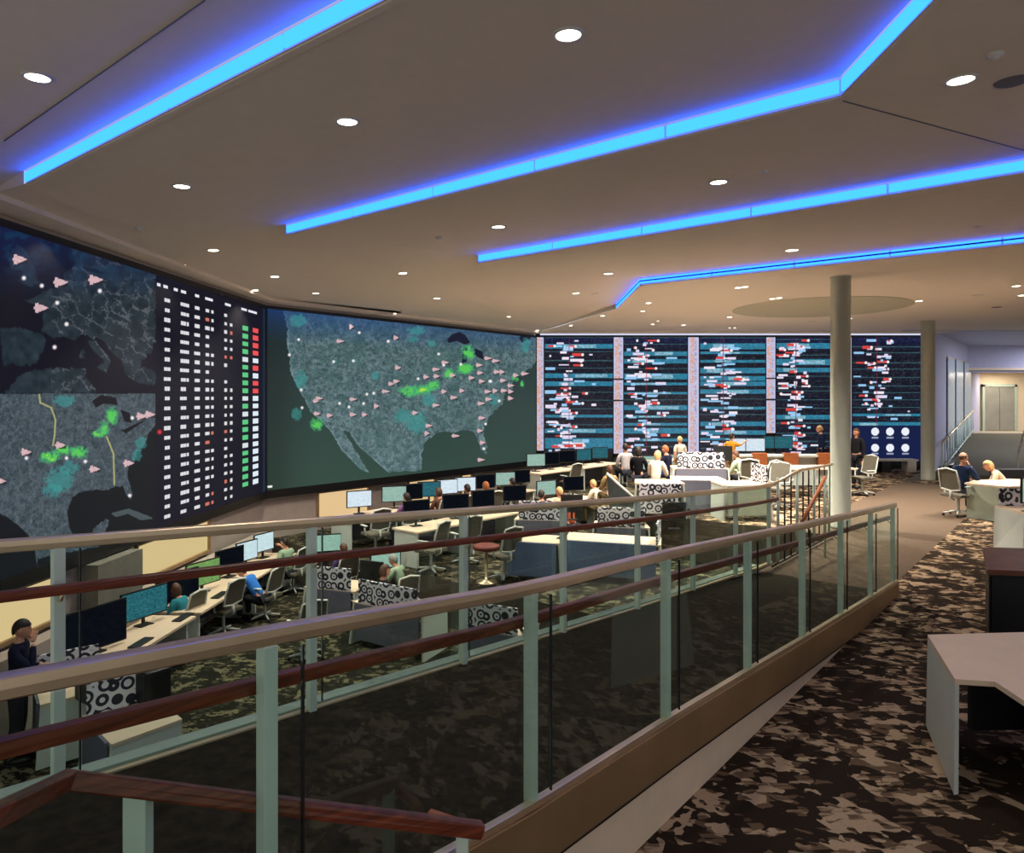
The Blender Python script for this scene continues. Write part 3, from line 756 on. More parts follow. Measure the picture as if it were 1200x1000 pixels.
def paint_board(seed, x0, x1, last=False):
    def f(PX, PY, U, Z):
        r = np.random.RandomState(seed); img = np.zeros(PX.shape+(3,))+np.array([18, 20, 34]); W = x1-x0
        img = mixc(img, np.clip((412-PY)/18, 0, 1), (14, 22, 70), .8)
        y = 398.
        bands = [396+9.2*k+r.uniform(-2, 2) for k in range(15)]
        for k, yb in enumerate(bands):
            if r.rand() < (.15 if last else (.3 if seed == 4 else .55)):
                h = r.choice([1.5, 2.6, 3.4]); img = mixc(img, np.abs(PY-yb) < h, (44, 128, 158), .95)
                a = x0+W*r.uniform(.1, .5); img = mixc(img, (np.abs(PY-yb) < h*.7) & (PX > a) & (PX < a+W*r.uniform(.2, .5)), (150, 190, 205), .8)
            else: img = mixc(img, np.abs(PY-yb) < .5, (60, 110, 116), .7)
        tx = vnoise(PX, PY*1.6, 1.2, seed+3) > .74; img = mixc(img, tx, (110, 120, 140), .4)
        img = img*(.82+.36*vnoise(PX, PY*2, .6, seed+9))[..., None]
        for k in range(95 if not last else 60):
            cx = x0+W*np.clip(r.normal(.33, .16), .08, .9); cy = r.uniform(399, 532 if not last else 492); w = r.uniform(1, 6.5)*(1.4 if r.rand() < .15 else 1); h = r.uniform(.7, 1.7)
            red = r.rand() < .24; col = (216, 70, 64) if red else [(238, 230, 245), (150, 200, 240), (225, 215, 240)][r.randint(3)]
            img = mixc(img, (np.abs(PX-cx) < w) & (np.abs(PY-cy) < h), col)
            if red: img = mixc(img, np.hypot(PX-cx-w, PY-cy) < 1.6, (250, 240, 245))
        img = mixc(img, np.abs(PX-(x0+W*.36)) < .5, (150, 30, 50), .6)
        if last:
            bx = PY > 499; img = mixc(img, bx, (20, 30, 70)); img = mixc(img, PY > 541, (12, 14, 20))
            for cx in (1025.5, 1043, 1061):
                for cy in (506, 525):
                    img = mixc(img, np.hypot(PX-cx, PY-cy) < 4.6, (236, 240, 250)); img = mixc(img, (np.abs(PX-cx) < 4) & (np.abs(PY-cy-7) < 1), (150, 160, 190))
        return img
    return f
BX = [(638.5, 718, .62), (731, 805, .52), (820, 896.5, .5), (909, 975, .44), (998, 1080, .20)]
names = ['first schedule board from the left, next to the US map wall', 'second schedule board from the left on the far wall', 'third schedule board from the left, behind the yellow shirt', 'fourth schedule board, left of the front round column', 'fifth schedule board with six white round dials at its foot']
for i, (x0, x1, zb) in enumerate(BX):
    u0 = on_wall(x0, WM, WR); u1 = on_wall(x1, WM, WR)
    o, d, n, off = video('schedule_board', WM, WR, u0, u1, names[i], 'display board', paint_board(i+1, x0, x1, i == 4), 190, 300, zb, 4.80)
    bezel(o, WM, WR, u0, u1, zb, 4.80, zb-.35, 4.88, off); o['group'] = 'schedule boards on the far wall'
def paint_strip(x0, x1, seed):
    def f(PX, PY, U, Z):
        r = np.random.RandomState(seed); img = np.zeros(PX.shape+(3,))+np.array([196, 196, 226]); c = (x0+x1)/2
        k = vnoise(PX, PY, .9, seed); img = mixc(img, (np.abs(PX-c+1) < 2.6) & (k > .5), (226, 150, 110), .8)
        img = mixc(img, (np.abs(PX-c-3) < 1.4) & (k < .45), (120, 120, 160), .5)
        for y in (445, 470): 
            if seed % 2: img = mixc(img, np.abs(PY-y+.5*seed) < .9, (30, 30, 44))
        return img
    return f
for i, (x0, x1, zb) in enumerate([(627.5, 637, .66), (718.7, 730, .55), (806, 818.5, .5), (897.5, 908, 1.3), (985, 997.5, .9)]):
    u0 = on_wall(x0, WM, WR); u1 = on_wall(x1, WM, WR)
    o, d, n, off = video('light_strip_display', WM, WR, max(.02, u0), u1, ['narrow white display strip between the US map wall and the first schedule board', 'narrow white display strip between first and second schedule boards', 'narrow white display strip between second and third schedule boards', 'narrow white display strip between third and fourth schedule boards', 'narrow white display strip left of the fifth schedule board'][i], 'display strip', paint_strip(x0, x1, i), 24, 220, zb, 4.80)
    b = MB(); ang = math.atan2(d.y, d.x); um = (max(.02, u0)+u1)/2
    b.box((WM[0]+d.x*um-off.x, WM[1]+d.y*um-off.y+.02, (zb+4.8)/2-off.z), (u1-max(.02, u0), .06, 4.8-zb+.06), ang); b.build('housing', M_black, o)
struct(MB().box(((WM[0]+WR[0])/2, 25.50, 4.90), (WR[0]-WM[0]-.3, .05, .05)).build('trim_9', M_topstrip))

# walls behind / below the screens with lit openings
def wall_seg(name, A, B, za, zb, m, back=.125, th=.1):
    d, n, L = wline(A, B); ang = math.atan2(d.y, d.x); um = L/2
    return struct(MB().box((A[0]+d.x*um-n.x*back, A[1]+d.y*um-n.y*back, (za+zb)/2), (L+.05, th, zb-za), ang).build(name, m))
wall_seg('wall_left', W0, WC, ZP, 5.1, M_beige); wall_seg('wall_middle', WC, WM, ZP, 5.1, M_beige); wall_seg('wall_far', WM, WR, ZP, 5.1, mat('far_wall', (60, 62, 72), .8))
def lit(name, A, B, pxs, za, zb, mull):
    d, n, L = wline(A, B); ang = math.atan2(d.y, d.x)
    for i, (a, b) in enumerate(pxs):
        u0 = max(.1, on_wall(a, A, B)); u1 = on_wall(b, A, B)
        um = (u0+u1)/2
        w = empty(name+str(i+1) if False else name % (i+mull), (A[0]+d.x*um-n.x*.05, A[1]+d.y*um-n.y*.05, za), ang); struct(w)
        MB().box((0, 0, (zb-za)/2), (u1-u0, .02, zb-za)).build('lit_pane', M_yel, w)
        f = MB()
        k = max(1, int((u1-u0)/1.3))
        for j in range(k+1): f.box((-(u1-u0)/2+(u1-u0)*j/k, -.03 if n.y < 0 else -.03, (zb-za)/2), (.05, .06, zb-za))
        f.box((0, -.03, 0), (u1-u0+.05, .07, .06)); f.box((0, -.03, zb-za), (u1-u0+.05, .07, .05)); f.build('window_frame', mat('window_trim', (150, 120, 84), .6), w)
lit('window_%d', W0, WC, [(-30, 74), (161, 246)], -.55, .10, 1)
lit('window_%d', WC, WM, [(373, 432), (479, 510), (541, 553)], -.62, .10, 3)
# grey pillars of the left wall
for i, (px0, px1) in enumerate(((96, 150), )):
    u0 = on_wall(px0, W0, WC); u1 = on_wall(px1, W0, WC); d, n, L = wline(W0, WC); um = (u0+u1)/2
    struct(MB().box((W0[0]+d.x*um+n.x*.1, W0[1]+d.y*um+n.y*.1, (ZP+.1)/2), (u1-u0, .3, .1-ZP), math.atan2(d.y, d.x)).build('trim_10', mat('grey_pillar', (120, 118, 108), .8)))
# low cabinet ledge along the left wall
struct(strip(0, .1, lambda t: 0, lambda t: 0, 0, 1, M_beige, 1).build('trim_11', M_beige)) if False else None

# ------------------------------------------------------------ right corridor
wr_a = (15.2, 25.25); wr_b = (23.8, 35.6)
struct(MB().poly([wr_a, (15.2, 25.6), (23.4, 35.9), (23.8, 35.6)], -.1, 5.02, M_lav).build('wall_corridor'))
for i, (px0, px1) in enumerate(((1109, 1117), (1119, 1127), (1129, 1136))):
    A, B = wr_a, wr_b; u0 = on_wall(px0, A, B); u1 = on_wall(px1, A, B); d, n, L = wline(A, B); um = (u0+u1)/2
    w = empty('wall_panel', (A[0]+d.x*um+n.x*.05, A[1]+d.y*um+n.y*.05, .5), math.atan2(d.y, d.x))
    tag(w, 'pale bluish glass wall panel in the corridor, %s from the left' % ORD[i], 'wall panel', 'pale glass panels on the corridor wall')
    MB().box((0, 0, 1.85), (u1-u0, .03, 3.6), bev=.005).build('panel', mat('pale_glass_panel', (206, 222, 228), .25), w)
    MB().box((0, .01, 3.68), (u1-u0+.04, .05, .05)).build('clip_rail', M_steel, w)
struct(MB().box((24, 32.2, 4.45), (14, .3, 1.4)).build('wall_bulkhead', M_lav))
struct(MB().box((27, 35.9, 2.4), (12, .2, 5.4)).build('wall_back', M_cream))
struct(MB().poly([(14, 24.9), (36, 24.9), (36, 36), (14, 36)], 4.98, 5.1, M_lav).build('ceiling_corridor'))
struct(MB().poly([(19, 31.9), (36, 31.9), (36, 36), (19, 36)], 3.85, 3.95, M_cream).build('ceiling_lobby'))
# added fill lights without fixtures, brightening the lobby and corridor walls
for (x, y, z, e, sz) in ((24.5, 34.2, 3.8, 90, 1.2), (21.0, 26.5, 4.9, 170, 1.4), (24.5, 30.0, 4.9, 120, 1.2)):
    ld = bpy.data.lights.new('corridor_fill', 'AREA'); ld.energy = e; ld.size = sz; ld.color = (1, .9, .76) if z < 4 else (.82, .84, 1)
    lo = bpy.data.objects.new('corridor_fill', ld); lo.location = (x, y, z); COL.objects.link(lo)
# elevator
ed = empty('elevator_door', ((1170-600)/F*35.75, 35.75, .9)); struct(ed); ed.name = 'door_1'
MB().box((-.37, -.06, 1.12), (.72, .05, 2.2), bev=.004).build('door_leaf', M_elev, ed); MB().box((.37, -.06, 1.12), (.72, .05, 2.2), bev=.004).build('door_leaf', M_elev, ed)
f = MB(); f.box((-.82, -.06, 1.18), (.12, .12, 2.36)).box((.82, -.06, 1.18), (.12, .12, 2.36)).box((0, -.06, 2.32), (1.76, .12, .14)); f.build('door_frame', M_mint, ed)
# ramp up to the lobby
q = [(14.6, 23.4), (20.5, 22.4), (29, 33.0), (21.9, 33.6)]
struct(MB().hexa([(q[0][0], q[0][1], -.1), (q[1][0], q[1][1], -.1), (q[2][0], q[2][1], -.1), (q[3][0], q[3][1], -.1), (q[0][0], q[0][1], 0.01), (q[1][0], q[1][1], 0.01), (q[2][0], q[2][1], .9), (q[3][0], q[3][1], .9)]).build('floor_corridor_ramp', mat('corridor_carpet', (92, 88, 70), .95, var=.08)))
struct(MB().poly([(21.5, 33.3), (33, 32.6), (33, 36), (21.5, 36)], .0, .9, mat('lobby_floor', (170, 160, 140), .5)).build('floor_lobby'))
def rail_run(p0, p1, n, label, m=M_post, diag=True, mtop=M_steel):
    o = empty('ramp_railing', (p0[0], p0[1], p0[2])); tag(o, label, 'railing'); P0 = Vector(p0); P1 = Vector(p1)
    MB().tube([(0, 0, 1.05), P1-P0+Vector((0, 0, 1.05))], .035, 10).build('top_rail', mtop, o)
    MB().tube([(0, 0, .12), P1-P0+Vector((0, 0, .12))], .03, 8).build('bottom_rail', m, o)
    for k in range(n+1):
        p = (P1-P0)*(k/n); MB().tube([p+Vector((0, 0, 0)), p+Vector((0, 0, 1.05))], .03 if k % 3 == 0 else .018, 8).build('baluster', m, o)
    return o
a = at_z(1101, 562, .0); 
rail_run((14.75, 24.0, 0), (22.6, 34.2, .95), 16, 'steel balustrade climbing the ramp beside the pale corridor wall')
pass
# stair at the right edge with teal treads
s0 = px_pt(1192, 540, 20.5); stp = empty('staircase', (s0[0]+.55, 20.5, 0), -.74); tag(stp, 'small staircase with teal-grey treads at the right edge beyond the blonde person', 'staircase')
for k in range(7): MB().box((.5, k*.36+.3, .12+k*.16), (1.8, .40, .05), bev=.01).build('tread', mat('teal_tread', (96, 128, 124), .6), stp)
MB().hexa([(-.35, .1, 0), (1.35, .1, 0), (1.35, 2.7, 0), (-.35, 2.7, 0), (-.35, .1, .06), (1.35, .1, .06), (1.35, 2.7, 1.12), (-.35, 2.7, 1.12)]).build('stair_base', M_dark, stp)
MB().tube([(-.42, .0, 1.0), (-.42, 2.7, 2.05)], .03, 8).tube([(-.42, .0, 0), (-.42, .0, 1.0)], .025, 8).build('stair_rail', M_white, stp)
# ------------------------------------------------------------ furniture
def zone(X, Y):
    t = X*UX+Y*UY; n = X*VX+Y*VY
    if n > -3.87: return 0.
    if t > 14 and (n > -9 or X > 5.2): return 0.
    if t > 16.6: return -.45
    return ZM if t > 9.5 else ZP
AM = math.atan2(UY, UX)          # heading of the map wall direction (about 50 deg)
MONS = {}
def make_monitor(name, label, lit_mat, w=.56, h=.34):
    r = empty(name); tag(r, label, 'monitor')
    MB().box((0, .0, .36), (w, .035, h), bev=.008).build('casing', M_dark, r)
    MB().box((0, -.0185, .36), (w-.04, .004, h-.045)).build('screen', lit_mat, r)
    MB().box((0, .03, .20), (.05, .03, .34), bev=.005).box((0, .02, .008), (.24, .18, .016), bev=.005).build('stand', M_dark, r)
    return r
def lcd(name, c1, c2, st, sc=14):
    m, nt, out = new_mat(name)
    tc = N(nt, 'ShaderNodeTexCoord'); br = N(nt, 'ShaderNodeTexBrick'); br.inputs['Scale'].default_value = sc
    br.inputs['Color1'].default_value = srgb(c1); br.inputs['Color2'].default_value = srgb(c2); br.inputs['Mortar'].default_value = srgb([v*.6 for v in c1])
    mp = N(nt, 'ShaderNodeMapping'); mp.inputs['Rotation'].default_value = (math.pi/2, 0, 0)
    nt.links.new(tc.outputs['Object'], mp.inputs[0]); nt.links.new(mp.outputs[0], br.inputs['Vector'])
    e = N(nt, 'ShaderNodeEmission'); e.inputs['Strength'].default_value = st
    nt.links.new(br.outputs[0], e.inputs[0]); nt.links.new(e.outputs[0], out.inputs[0]); return m
LC = {'white': lcd('lcd_white', (225, 238, 245), (200, 220, 235), 1.0), 'green': lcd('lcd_green', (150, 190, 110), (110, 150, 90), .8),
      'teal': lcd('lcd_teal', (60, 130, 140), (30, 80, 100), .8, 20), 'dark': lcd('lcd_dark', (16, 18, 26), (24, 30, 40), .5), 'pale': lcd('lcd_pale', (170, 200, 185), (140, 180, 170), .9)}
CN = {'white': 'bright white', 'green': 'green', 'teal': 'teal', 'dark': 'dark', 'pale': 'pale green'}
protoM = {}
def monitor(X, Y, z, rz, c, label, group, w=.56, h=.34, sc=1.):
    key = (c, w, h)
    if key not in protoM:
        r = make_monitor('computer_monitor', label, LC[c], w, h); protoM[key] = r
    else: r = dup(protoM[key])
    r.location = (X, Y, z); r.rotation_euler = (0, 0, rz); r.scale = (sc, sc, sc); r['label'] = label
    if group: r['group'] = group
    return r
def make_chair():
    r = empty('task_chair'); tag(r, 'x', 'chair')
    s = MB().box((0, 0, .46), (.50, .48, .07), bev=.03); s.build('seat', M_mesh, r)
    b = MB(); W_ = .23
    pts = [(-W_, -.22, .60), (-W_, -.27, .80), (-W_*.9, -.33, 1.02), (0, -.35, 1.06), (W_*.9, -.33, 1.02), (W_, -.27, .80), (W_, -.22, .60), (0, -.21, .56), (-W_, -.22, .60)]
    b.tube(pts, .020, 8, cap=False); b.tube([(0, -.22, .56), (0, -.24, .42), (0, -.12, .36)], .024, 8); b.build('back_frame', M_dwhite, r)
    m = MB()
    for k in range(6):
        t0 = k/6; t1 = (k+1)/6
        f = lambda t: (-.215-.055*min(1, t*2)-.055*max(0, t*2-1), .58+.46*t)
        y0, z0 = f(t0); y1, z1 = f(t1)
        m.hexa([(-.22, y0, z0), (.22, y0, z0), (.22, y0+.012, z0), (-.22, y0+.012, z0), (-.22, y1, z1), (.22, y1, z1), (.22, y1+.012, z1), (-.22, y1+.012, z1)])
    m.build('backrest', M_mesh, r)
    for sx in (-1, 1):
        MB().tube([(sx*.22, -.06, .44), (sx*.29, -.06, .50), (sx*.29, -.06, .66)], .017, 8).box((sx*.29, -.02, .675), (.06, .26, .025), bev=.008).build('armrest', M_dwhite, r)
    bs = MB().tube([(0, 0, .43), (0, 0, .10)], .028, 10)
    for k in range(5):
        a = 2*math.pi*k/5+.3; bs.tube([(0, 0, .11), (math.cos(a)*.29, math.sin(a)*.29, .065)], [.026, .016], 8)
    bso = bs.build('base', M_dwhite, r)
    for k in range(5):
        a = 2*math.pi*k/5+.3
        MB().ball((math.cos(a)*.29, math.sin(a)*.29, .033), (.033, .033, .033), seg=8).build('caster', M_dark, bso)
    return r
chair0 = make_chair(); chair_used = [False]
def chair(X, Y, z, rz, label, group=None):
    r = dup(chair0) if chair_used[0] else chair0; chair_used[0] = True
    r.location = (X, Y, z); r.rotation_euler = (0, 0, rz); r['label'] = label
    if group: r['group'] = group
    elif 'group' in r.keys(): del r['group']
    return r
def workstation(X, Y, rz, label, w=1.5, d=.75, front='blue', screens=('front',), name='workstation', group=None, z=None, hs=.42, legs=True):
    """local frame: user at -y, modesty panel at +y; front panel colour, pattern screens on chosen edges"""
    z = zone(X, Y) if z is None else z
    r = empty(name, (X, Y, z), rz); tag(r, label, 'desk', group)
    MB().poly([(-w/2, -d/2), (w/2, -d/2), (w/2+.06, d/2), (-w/2-.06, d/2)], .715, .75).build('desktop', M_desk, r)
    for sx in (-1, 1):
        MB().hexa([(sx*(w/2-.02), -d/2+.02, 0), (sx*(w/2+.02), -d/2+.02, 0), (sx*(w/2+.10), d/2+.05, 0), (sx*(w/2+.06), d/2+.05, 0),
                   (sx*(w/2-.05), -d/2, .715), (sx*(w/2-.01), -d/2, .715), (sx*(w/2+.05), d/2, .715), (sx*(w/2+.01), d/2, .715)]).build('side_panel', M_dwhite, r)
    fm = {'blue': M_blue, 'grey': M_gray, 'mint': M_mint, 'pattern': M_dam}[front]
    MB().box((0, d/2+.015, .42), (w-.06, .03, .64), bev=.004).build('modesty_panel', fm, r)
    for s in screens:
        if s == 'front': MB().box((0, d/2-.02, .75+hs/2), (w*.6, .035, hs), bev=.012).build('privacy_screen', M_dam, r)
        if s == 'left': MB().box((-w/2+.02, .02, .75+hs/2-.02), (.035, d*.9, hs), bev=.012).build('privacy_screen', M_dam, r)
        if s == 'right': MB().box((w/2-.02, .02, .75+hs/2-.02), (.035, d*.9, hs), bev=.012).build('privacy_screen', M_dam, r)
        if s == 'wide': MB().box((0, d/2-.02, .75+hs/2), (w*.9, .035, hs), bev=.012).build('privacy_screen', M_dam, r)
    return r
def facing(rz): return (-math.sin(rz), math.cos(rz))

# pods seen through the glass.  rz turns the modesty panel (+y) toward the camera when rz = pi + something
CAMZ = math.pi
pods = [ # px, scale, rz offset, w, front, screens, label
 (156, 103, -.75, .85, 'grey', ('right',), 'white workstation with grey panels in the bottom left corner, nearest the standing man in navy'),
 (470, 66, -.55, 1.5, 'grey', ('wide',), 'workstation with a patterned screen nearest the two people in the centre of the pit'),
 (398, 60, -.30, 1.0, 'grey', ('wide',), 'workstation with a patterned screen just left of the person in a black jacket'),
 (588, 73, -.45, 1.0, 'grey', ('wide',), 'low workstation with a bright patterned screen beside the round red-brown stool'),
 (628, 60, -.25, 1.0, 'blue', (), 'workstation with a plain slate blue panel and no screen, right of the round stool'),
 (634, 51, -.12, 1.05, 'grey', ('wide',), 'workstation with a patterned screen at the centre, left of the black desktop box'),
 (715, 60, -.30, 1.9, 'blue', ('left',), 'long workstation with a slate blue front and a side patterned screen, nearest the ramp'),
 (727, 54, -.12, 1.1, 'grey', ('wide',), 'workstation with a tall patterned screen below the louvred grey desk'),
 (771, 53, -.10, .95, 'pattern', (), 'raised workstation with a patterned front panel left of the grey one'),
 (816, 51, -.10, 1.1, 'grey', (), 'raised workstation with a plain dark grey front panel'),
 (818, 44, -.05, 1.35, 'grey', ('wide',), 'raised workstation with the largest patterned screen, below the third schedule board'),
 (866, 54, .15, .95, 'mint', ('left',), 'raised workstation with a pale green-grey side panel left of the picket railing'),
]
for (px, s, dz, w, fr, scn, lab) in pods:
    X, Y = at_s(px, s); workstation(X, Y, CAMZ+dz, lab, w=w, front=fr, screens=scn, z=0 if px > 760 else None, group='workstations of the operations floor')
for (px, s, dz, c, lab) in ((436, 62, -.4, 'dark', 'black monitor beside the person in a black jacket in the pit'),
                         (670, 52, 0, 'dark', 'small black monitor just right of the centre patterned screen'),
                         (847, 44, 0, 'dark', 'upright black monitor right of the largest patterned screen'),
                         (790, 56, 0, 'dark', 'black monitor beside the tall patterned screen, right of it')):
    X, Y = at_s(px, s); monitor(X, Y, zone(X, Y)+.75, dz+math.pi*1.0, c, lab, None, w=.5, h=.40)
# corner desk pieces at the bottom left
X, Y = at_s(86, 93); workstation(X, Y, CAMZ-.9, 'white workstation at the near end of the left console, behind the railing post', w=.6, front='grey', screens=('right',), group='workstations of the operations floor')
for (px, s, lab) in ((112, 97, 'black equipment box at the end of the left console desk'), (176, 97, 'black equipment box on the bottom left workstation')):
    X, Y = at_s(px, s); o = MB().box((0, 0, .2), (.42, .3, .4), .0, bev=.04).box((0, -.152, .22), (.34, .01, .3)).build('equipment_box', M_dark); o.location = (X, Y, ZP+.75); o.rotation_euler.z = -.6; tag(o, lab, 'equipment box')
# round stool
X, Y = at_s(570, 62)
o = empty('round_stool', (X, Y, zone(X, Y))); tag(o, 'round stool with a red-brown seat between the pit workstations', 'stool')
MB().lathe([(.18, .62), (.25, .64), (.26, .70), (.2, .72), (0, .72)], seg=28).build('seat', mat('stool_red', (112, 44, 36), .6), o)
MB().lathe([(.2, 0), (.2, .02), (.03, .05), (.03, .62), (.1, .63)], seg=20).build('pedestal', M_steel, o)

# left console desks along the left screen wall
dL = Vector((WC[0]-W0[0], WC[1]-W0[1])).normalized(); nL = Vector((dL.y, -dL.x))
def wallpos(A, B, Y, off):
    d, n, L = wline(A, B); u = (Y-A[1])/d.y; return A[0]+d.x*u+n.x*off, A[1]+d.y*u+n.y*off, u
rzL = math.atan2(dL.y, dL.x)      # along the wall
for i, (Y0, lab) in enumerate(((10.6, 'long white console desk along the left wall, nearest the camera'), (13.0, 'second long white console desk along the left wall, in front of the person in blue'), (15.3, 'third console desk along the left wall, by the person in pale green'))):
    x, y, u = wallpos(W0, WC, Y0, .66)
    r = empty('console_desk', (x, y, ZP), rzL); tag(r, lab, 'desk', 'console desks along the left wall')
    MB().poly([(-1.12, -.42), (1.12, -.42), (1.12, .40), (-1.12, .40)], .72, .76).build('desktop', M_desk, r)
    for sx in (-1, 1): MB().box((sx*1.0, 0, .36), (.05, .66, .71), bev=.006).build('side_panel', M_dwhite, r)
    MB().box((0, .38, .42), (2.1, .03, .58)).build('modesty_panel', M_gray, r)
# low cabinet ledge running behind the consoles
b = MB()
x, y, u = wallpos(W0, WC, 11.5, .16)
struct(MB().box((x, y, (ZP-.62)/2), (10.8, .26, -.62-ZP), rzL).build('trim_11', M_beige))
cons = [(10.0, 'dark', .95, .62), (11.2, 'teal', .85, .46), (12.2, 'dark', .9, .5), (13.1, 'green', .8, .46), (14.2, 'dark', .75, .46), (15.0, 'white', .62, .42), (15.9, 'white', .62, .42)]
for i, (Y0, c, w, h) in enumerate(cons):
    x, y, u = wallpos(W0, WC, Y0, .50)
    monitor(x, y, ZP+.76, rzL-.35, c, 'wide monitor with a %s screen on the left wall consoles, %s from the camera' % (CN[c], ORD[i]), 'monitors on the left wall consoles', w=w, h=h)
for i, Y0 in enumerate((10.4, 11.6, 12.9)):
    x, y, u = wallpos(W0, WC, Y0, .92)
    kb = MB().box((0, 0, .012), (.44, .15, .022), bev=.006)
    o = kb.build('keyboard', M_dark); o.location = (x, y, ZP+.76); o.rotation_euler.z = rzL; tag(o, 'black keyboard on the left console desk, %s from the camera' % ORD[i], 'keyboard', 'keyboards on the left console')
for (px, s, rz, lab) in ((262, 63, 1.2, 'empty white-framed task chair left of the person in blue'), (215, 67, 1.3, 'empty task chair nearest the camera at the left console'),
                         (310, 59, 1.25, 'white-framed task chair holding the person in blue'), (344, 52, 1.15, 'white-framed task chair behind the person in pale green')):
    X, Y = at_s(px, s); chair(X, Y, zone(X, Y), rz, lab, 'white-framed task chairs at the left console')

# ------------------------------------------------------------ map wall desk rows
def row_px(n_off, lst, name):
    for i, (px, c) in enumerate(lst):
        X, Y = tn(t_at(px, n_off), n_off); z = zone(X, Y)
        monitor(X, Y, z+.75, AM-.45+(.12 if i % 2 else -.1), c, '%s monitor, %s from the left in %s' % (CN[c], ORD[i], name), 'monitors in '+name, w=.62, h=.40)
def desk_row(n_off, t0, t1, k, name, depth=.8, front=M_gray):
    for i in range(k):
        a = t0+(t1-t0)*i/k; c = t0+(t1-t0)*(i+1)/k; m_ = (a+c)/2
        X, Y = tn(m_, n_off); z = zone(X, Y)
        r = empty('console_desk', (X, Y, z), AM); tag(r, 'white console desk, %s from the left in %s' % (ORD[i], name), 'desk', 'desks in '+name)
        L = c-a-.04
        MB().poly([(-L/2, -depth/2), (L/2, -depth/2), (L/2, depth/2), (-L/2, depth/2)], .715, .75).build('desktop', M_desk, r)
        MB().box((-L/2+.05, 0, .35), (.05, depth-.1, .71)).build('side_panel', M_dwhite, r); MB().box((L/2-.05, 0, .35), (.05, depth-.1, .71)).build('side_panel', M_dwhite, r)
        MB().box((0, depth/2-.05, .4), (L-.1, .03, .6)).build('modesty_panel', front, r)
RN = {1: 'the row under the US map', 2: 'the second row from the US map', 3: 'the short row left of the raised desks'}
desk_row(-13.2, 9.7, 16.5, 4, RN[1]); desk_row(-13.2, 16.7, 21.4, 2, 'the rear corner below the first schedule board')
row_px(-13.35, [(384, 'pale'), (421, 'white'), (462, 'pale'), (482, 'dark'), (503, 'teal'), (524, 'white'), (545, 'white'), (569, 'dark'), (592, 'pale'), (611, 'dark'), (628, 'pale'), (646, 'dark'), (664, 'dark'), (684, 'teal'), (703, 'teal')], RN[1])
desk_row(-11.0, 9.7, 16.4, 4, RN[2])
row_px(-11.15, [(452, 'pale'), (488, 'dark'), (534, 'dark'), (566, 'dark'), (603, 'dark'), (640, 'pale'), (672, 'dark')], RN[2])
# upper floor furniture near the schedule boards
X, Y = at_s(937, 44)
tb = empty('long_table', (X, Y, 0), .05); tag(tb, 'long pale meeting table left of the front round column', 'table')
MB().box((0, 0, .735), (2.6, 1.0, .04), bev=.01).build('tabletop', M_desk, tb)
for sx in (-1, 1):
    for sy in (-1, 1): MB().box((sx*1.15, sy*.4, .36), (.06, .06, .71)).build('leg', M_dwhite, tb)
X, Y = at_s(925, 40)
cb = empty('low_counter', (X, Y, 0), 0); tag(cb, 'low white counter with orange-brown wooden ends behind the long table', 'counter')
MB().box((0, 0, .9), (3.4, .5, .06), bev=.01).box((0, .1, .45), (3.3, .3, .84)).build('body', M_dwhite, cb)
for x in (-.95, -.05, .95): MB().box((x, -.2, .78), (.42, .16, .42), bev=.01).build('wooden_front', M_woodl, cb)
for i, (px, s, rz) in enumerate(((895, 47, .6), (912, 50, 2.6), (880, 46, -.4), (1010, 44, 1.9))):
    X, Y = at_s(px, s); chair(X, Y, 0, rz, ['task chair left of the long meeting table', 'task chair in front of the long meeting table', 'task chair by the person in pale green on the upper floor', 'high-backed white chair right of the front round column'][i])
X, Y = at_s(1035, 33.5)
sb = empty('side_bench', (X, Y, 0)); tag(sb, 'low white bench below the schedule board with six white dials', 'bench')
MB().box((0, 0, .42), (2.2, .5, .06), bev=.01).build('top', M_white, sb)
for x in (-.9, 0, .9): MB().box((x, 0, .2), (.3, .4, .39)).build('support', M_dark if x == 0 else M_white, sb)
for i, (px, s, c) in enumerate(((743, 40, 'pale'), (765, 40, 'pale'), (795, 39, 'pale'), (868, 38, 'white'), (885, 38, 'white'), (905, 36, 'teal'), (918, 36, 'teal'))):
    X, Y = at_s(px, s); monitor(X, Y, zone(X, Y)+.78, 0.05, c, '%s monitor on the upper floor before the schedule boards, %s from the left' % (CN[c], ORD[i]), 'monitors before the schedule boards', w=.62, h=.42)
for i, (x0, x1, s) in enumerate(((730, 812, 39.4), (850, 925, 37.5))):
    X0, Y = at_s(x0, s); X1, _ = at_s(x1, s); r = empty('console_desk', ((X0+X1)/2, Y, 0), 0); tag(r, 'pale console desk on the upper floor before the %s schedule board' % ('second' if i == 0 else 'third'), 'desk')
    L = X1-X0; MB().box((0, 0, .755), (L, .8, .04), bev=.01).build('desktop', M_desk, r); MB().box((-L/2+.05, 0, .37), (.05, .7, .73)).build('side_panel', M_dwhite, r); MB().box((L/2-.05, 0, .37), (.05, .7, .73)).build('side_panel', M_dwhite, r)
    MB().box((0, .3, .45), (L-.2, .04, .55)).build('modesty_panel', M_gray, r)
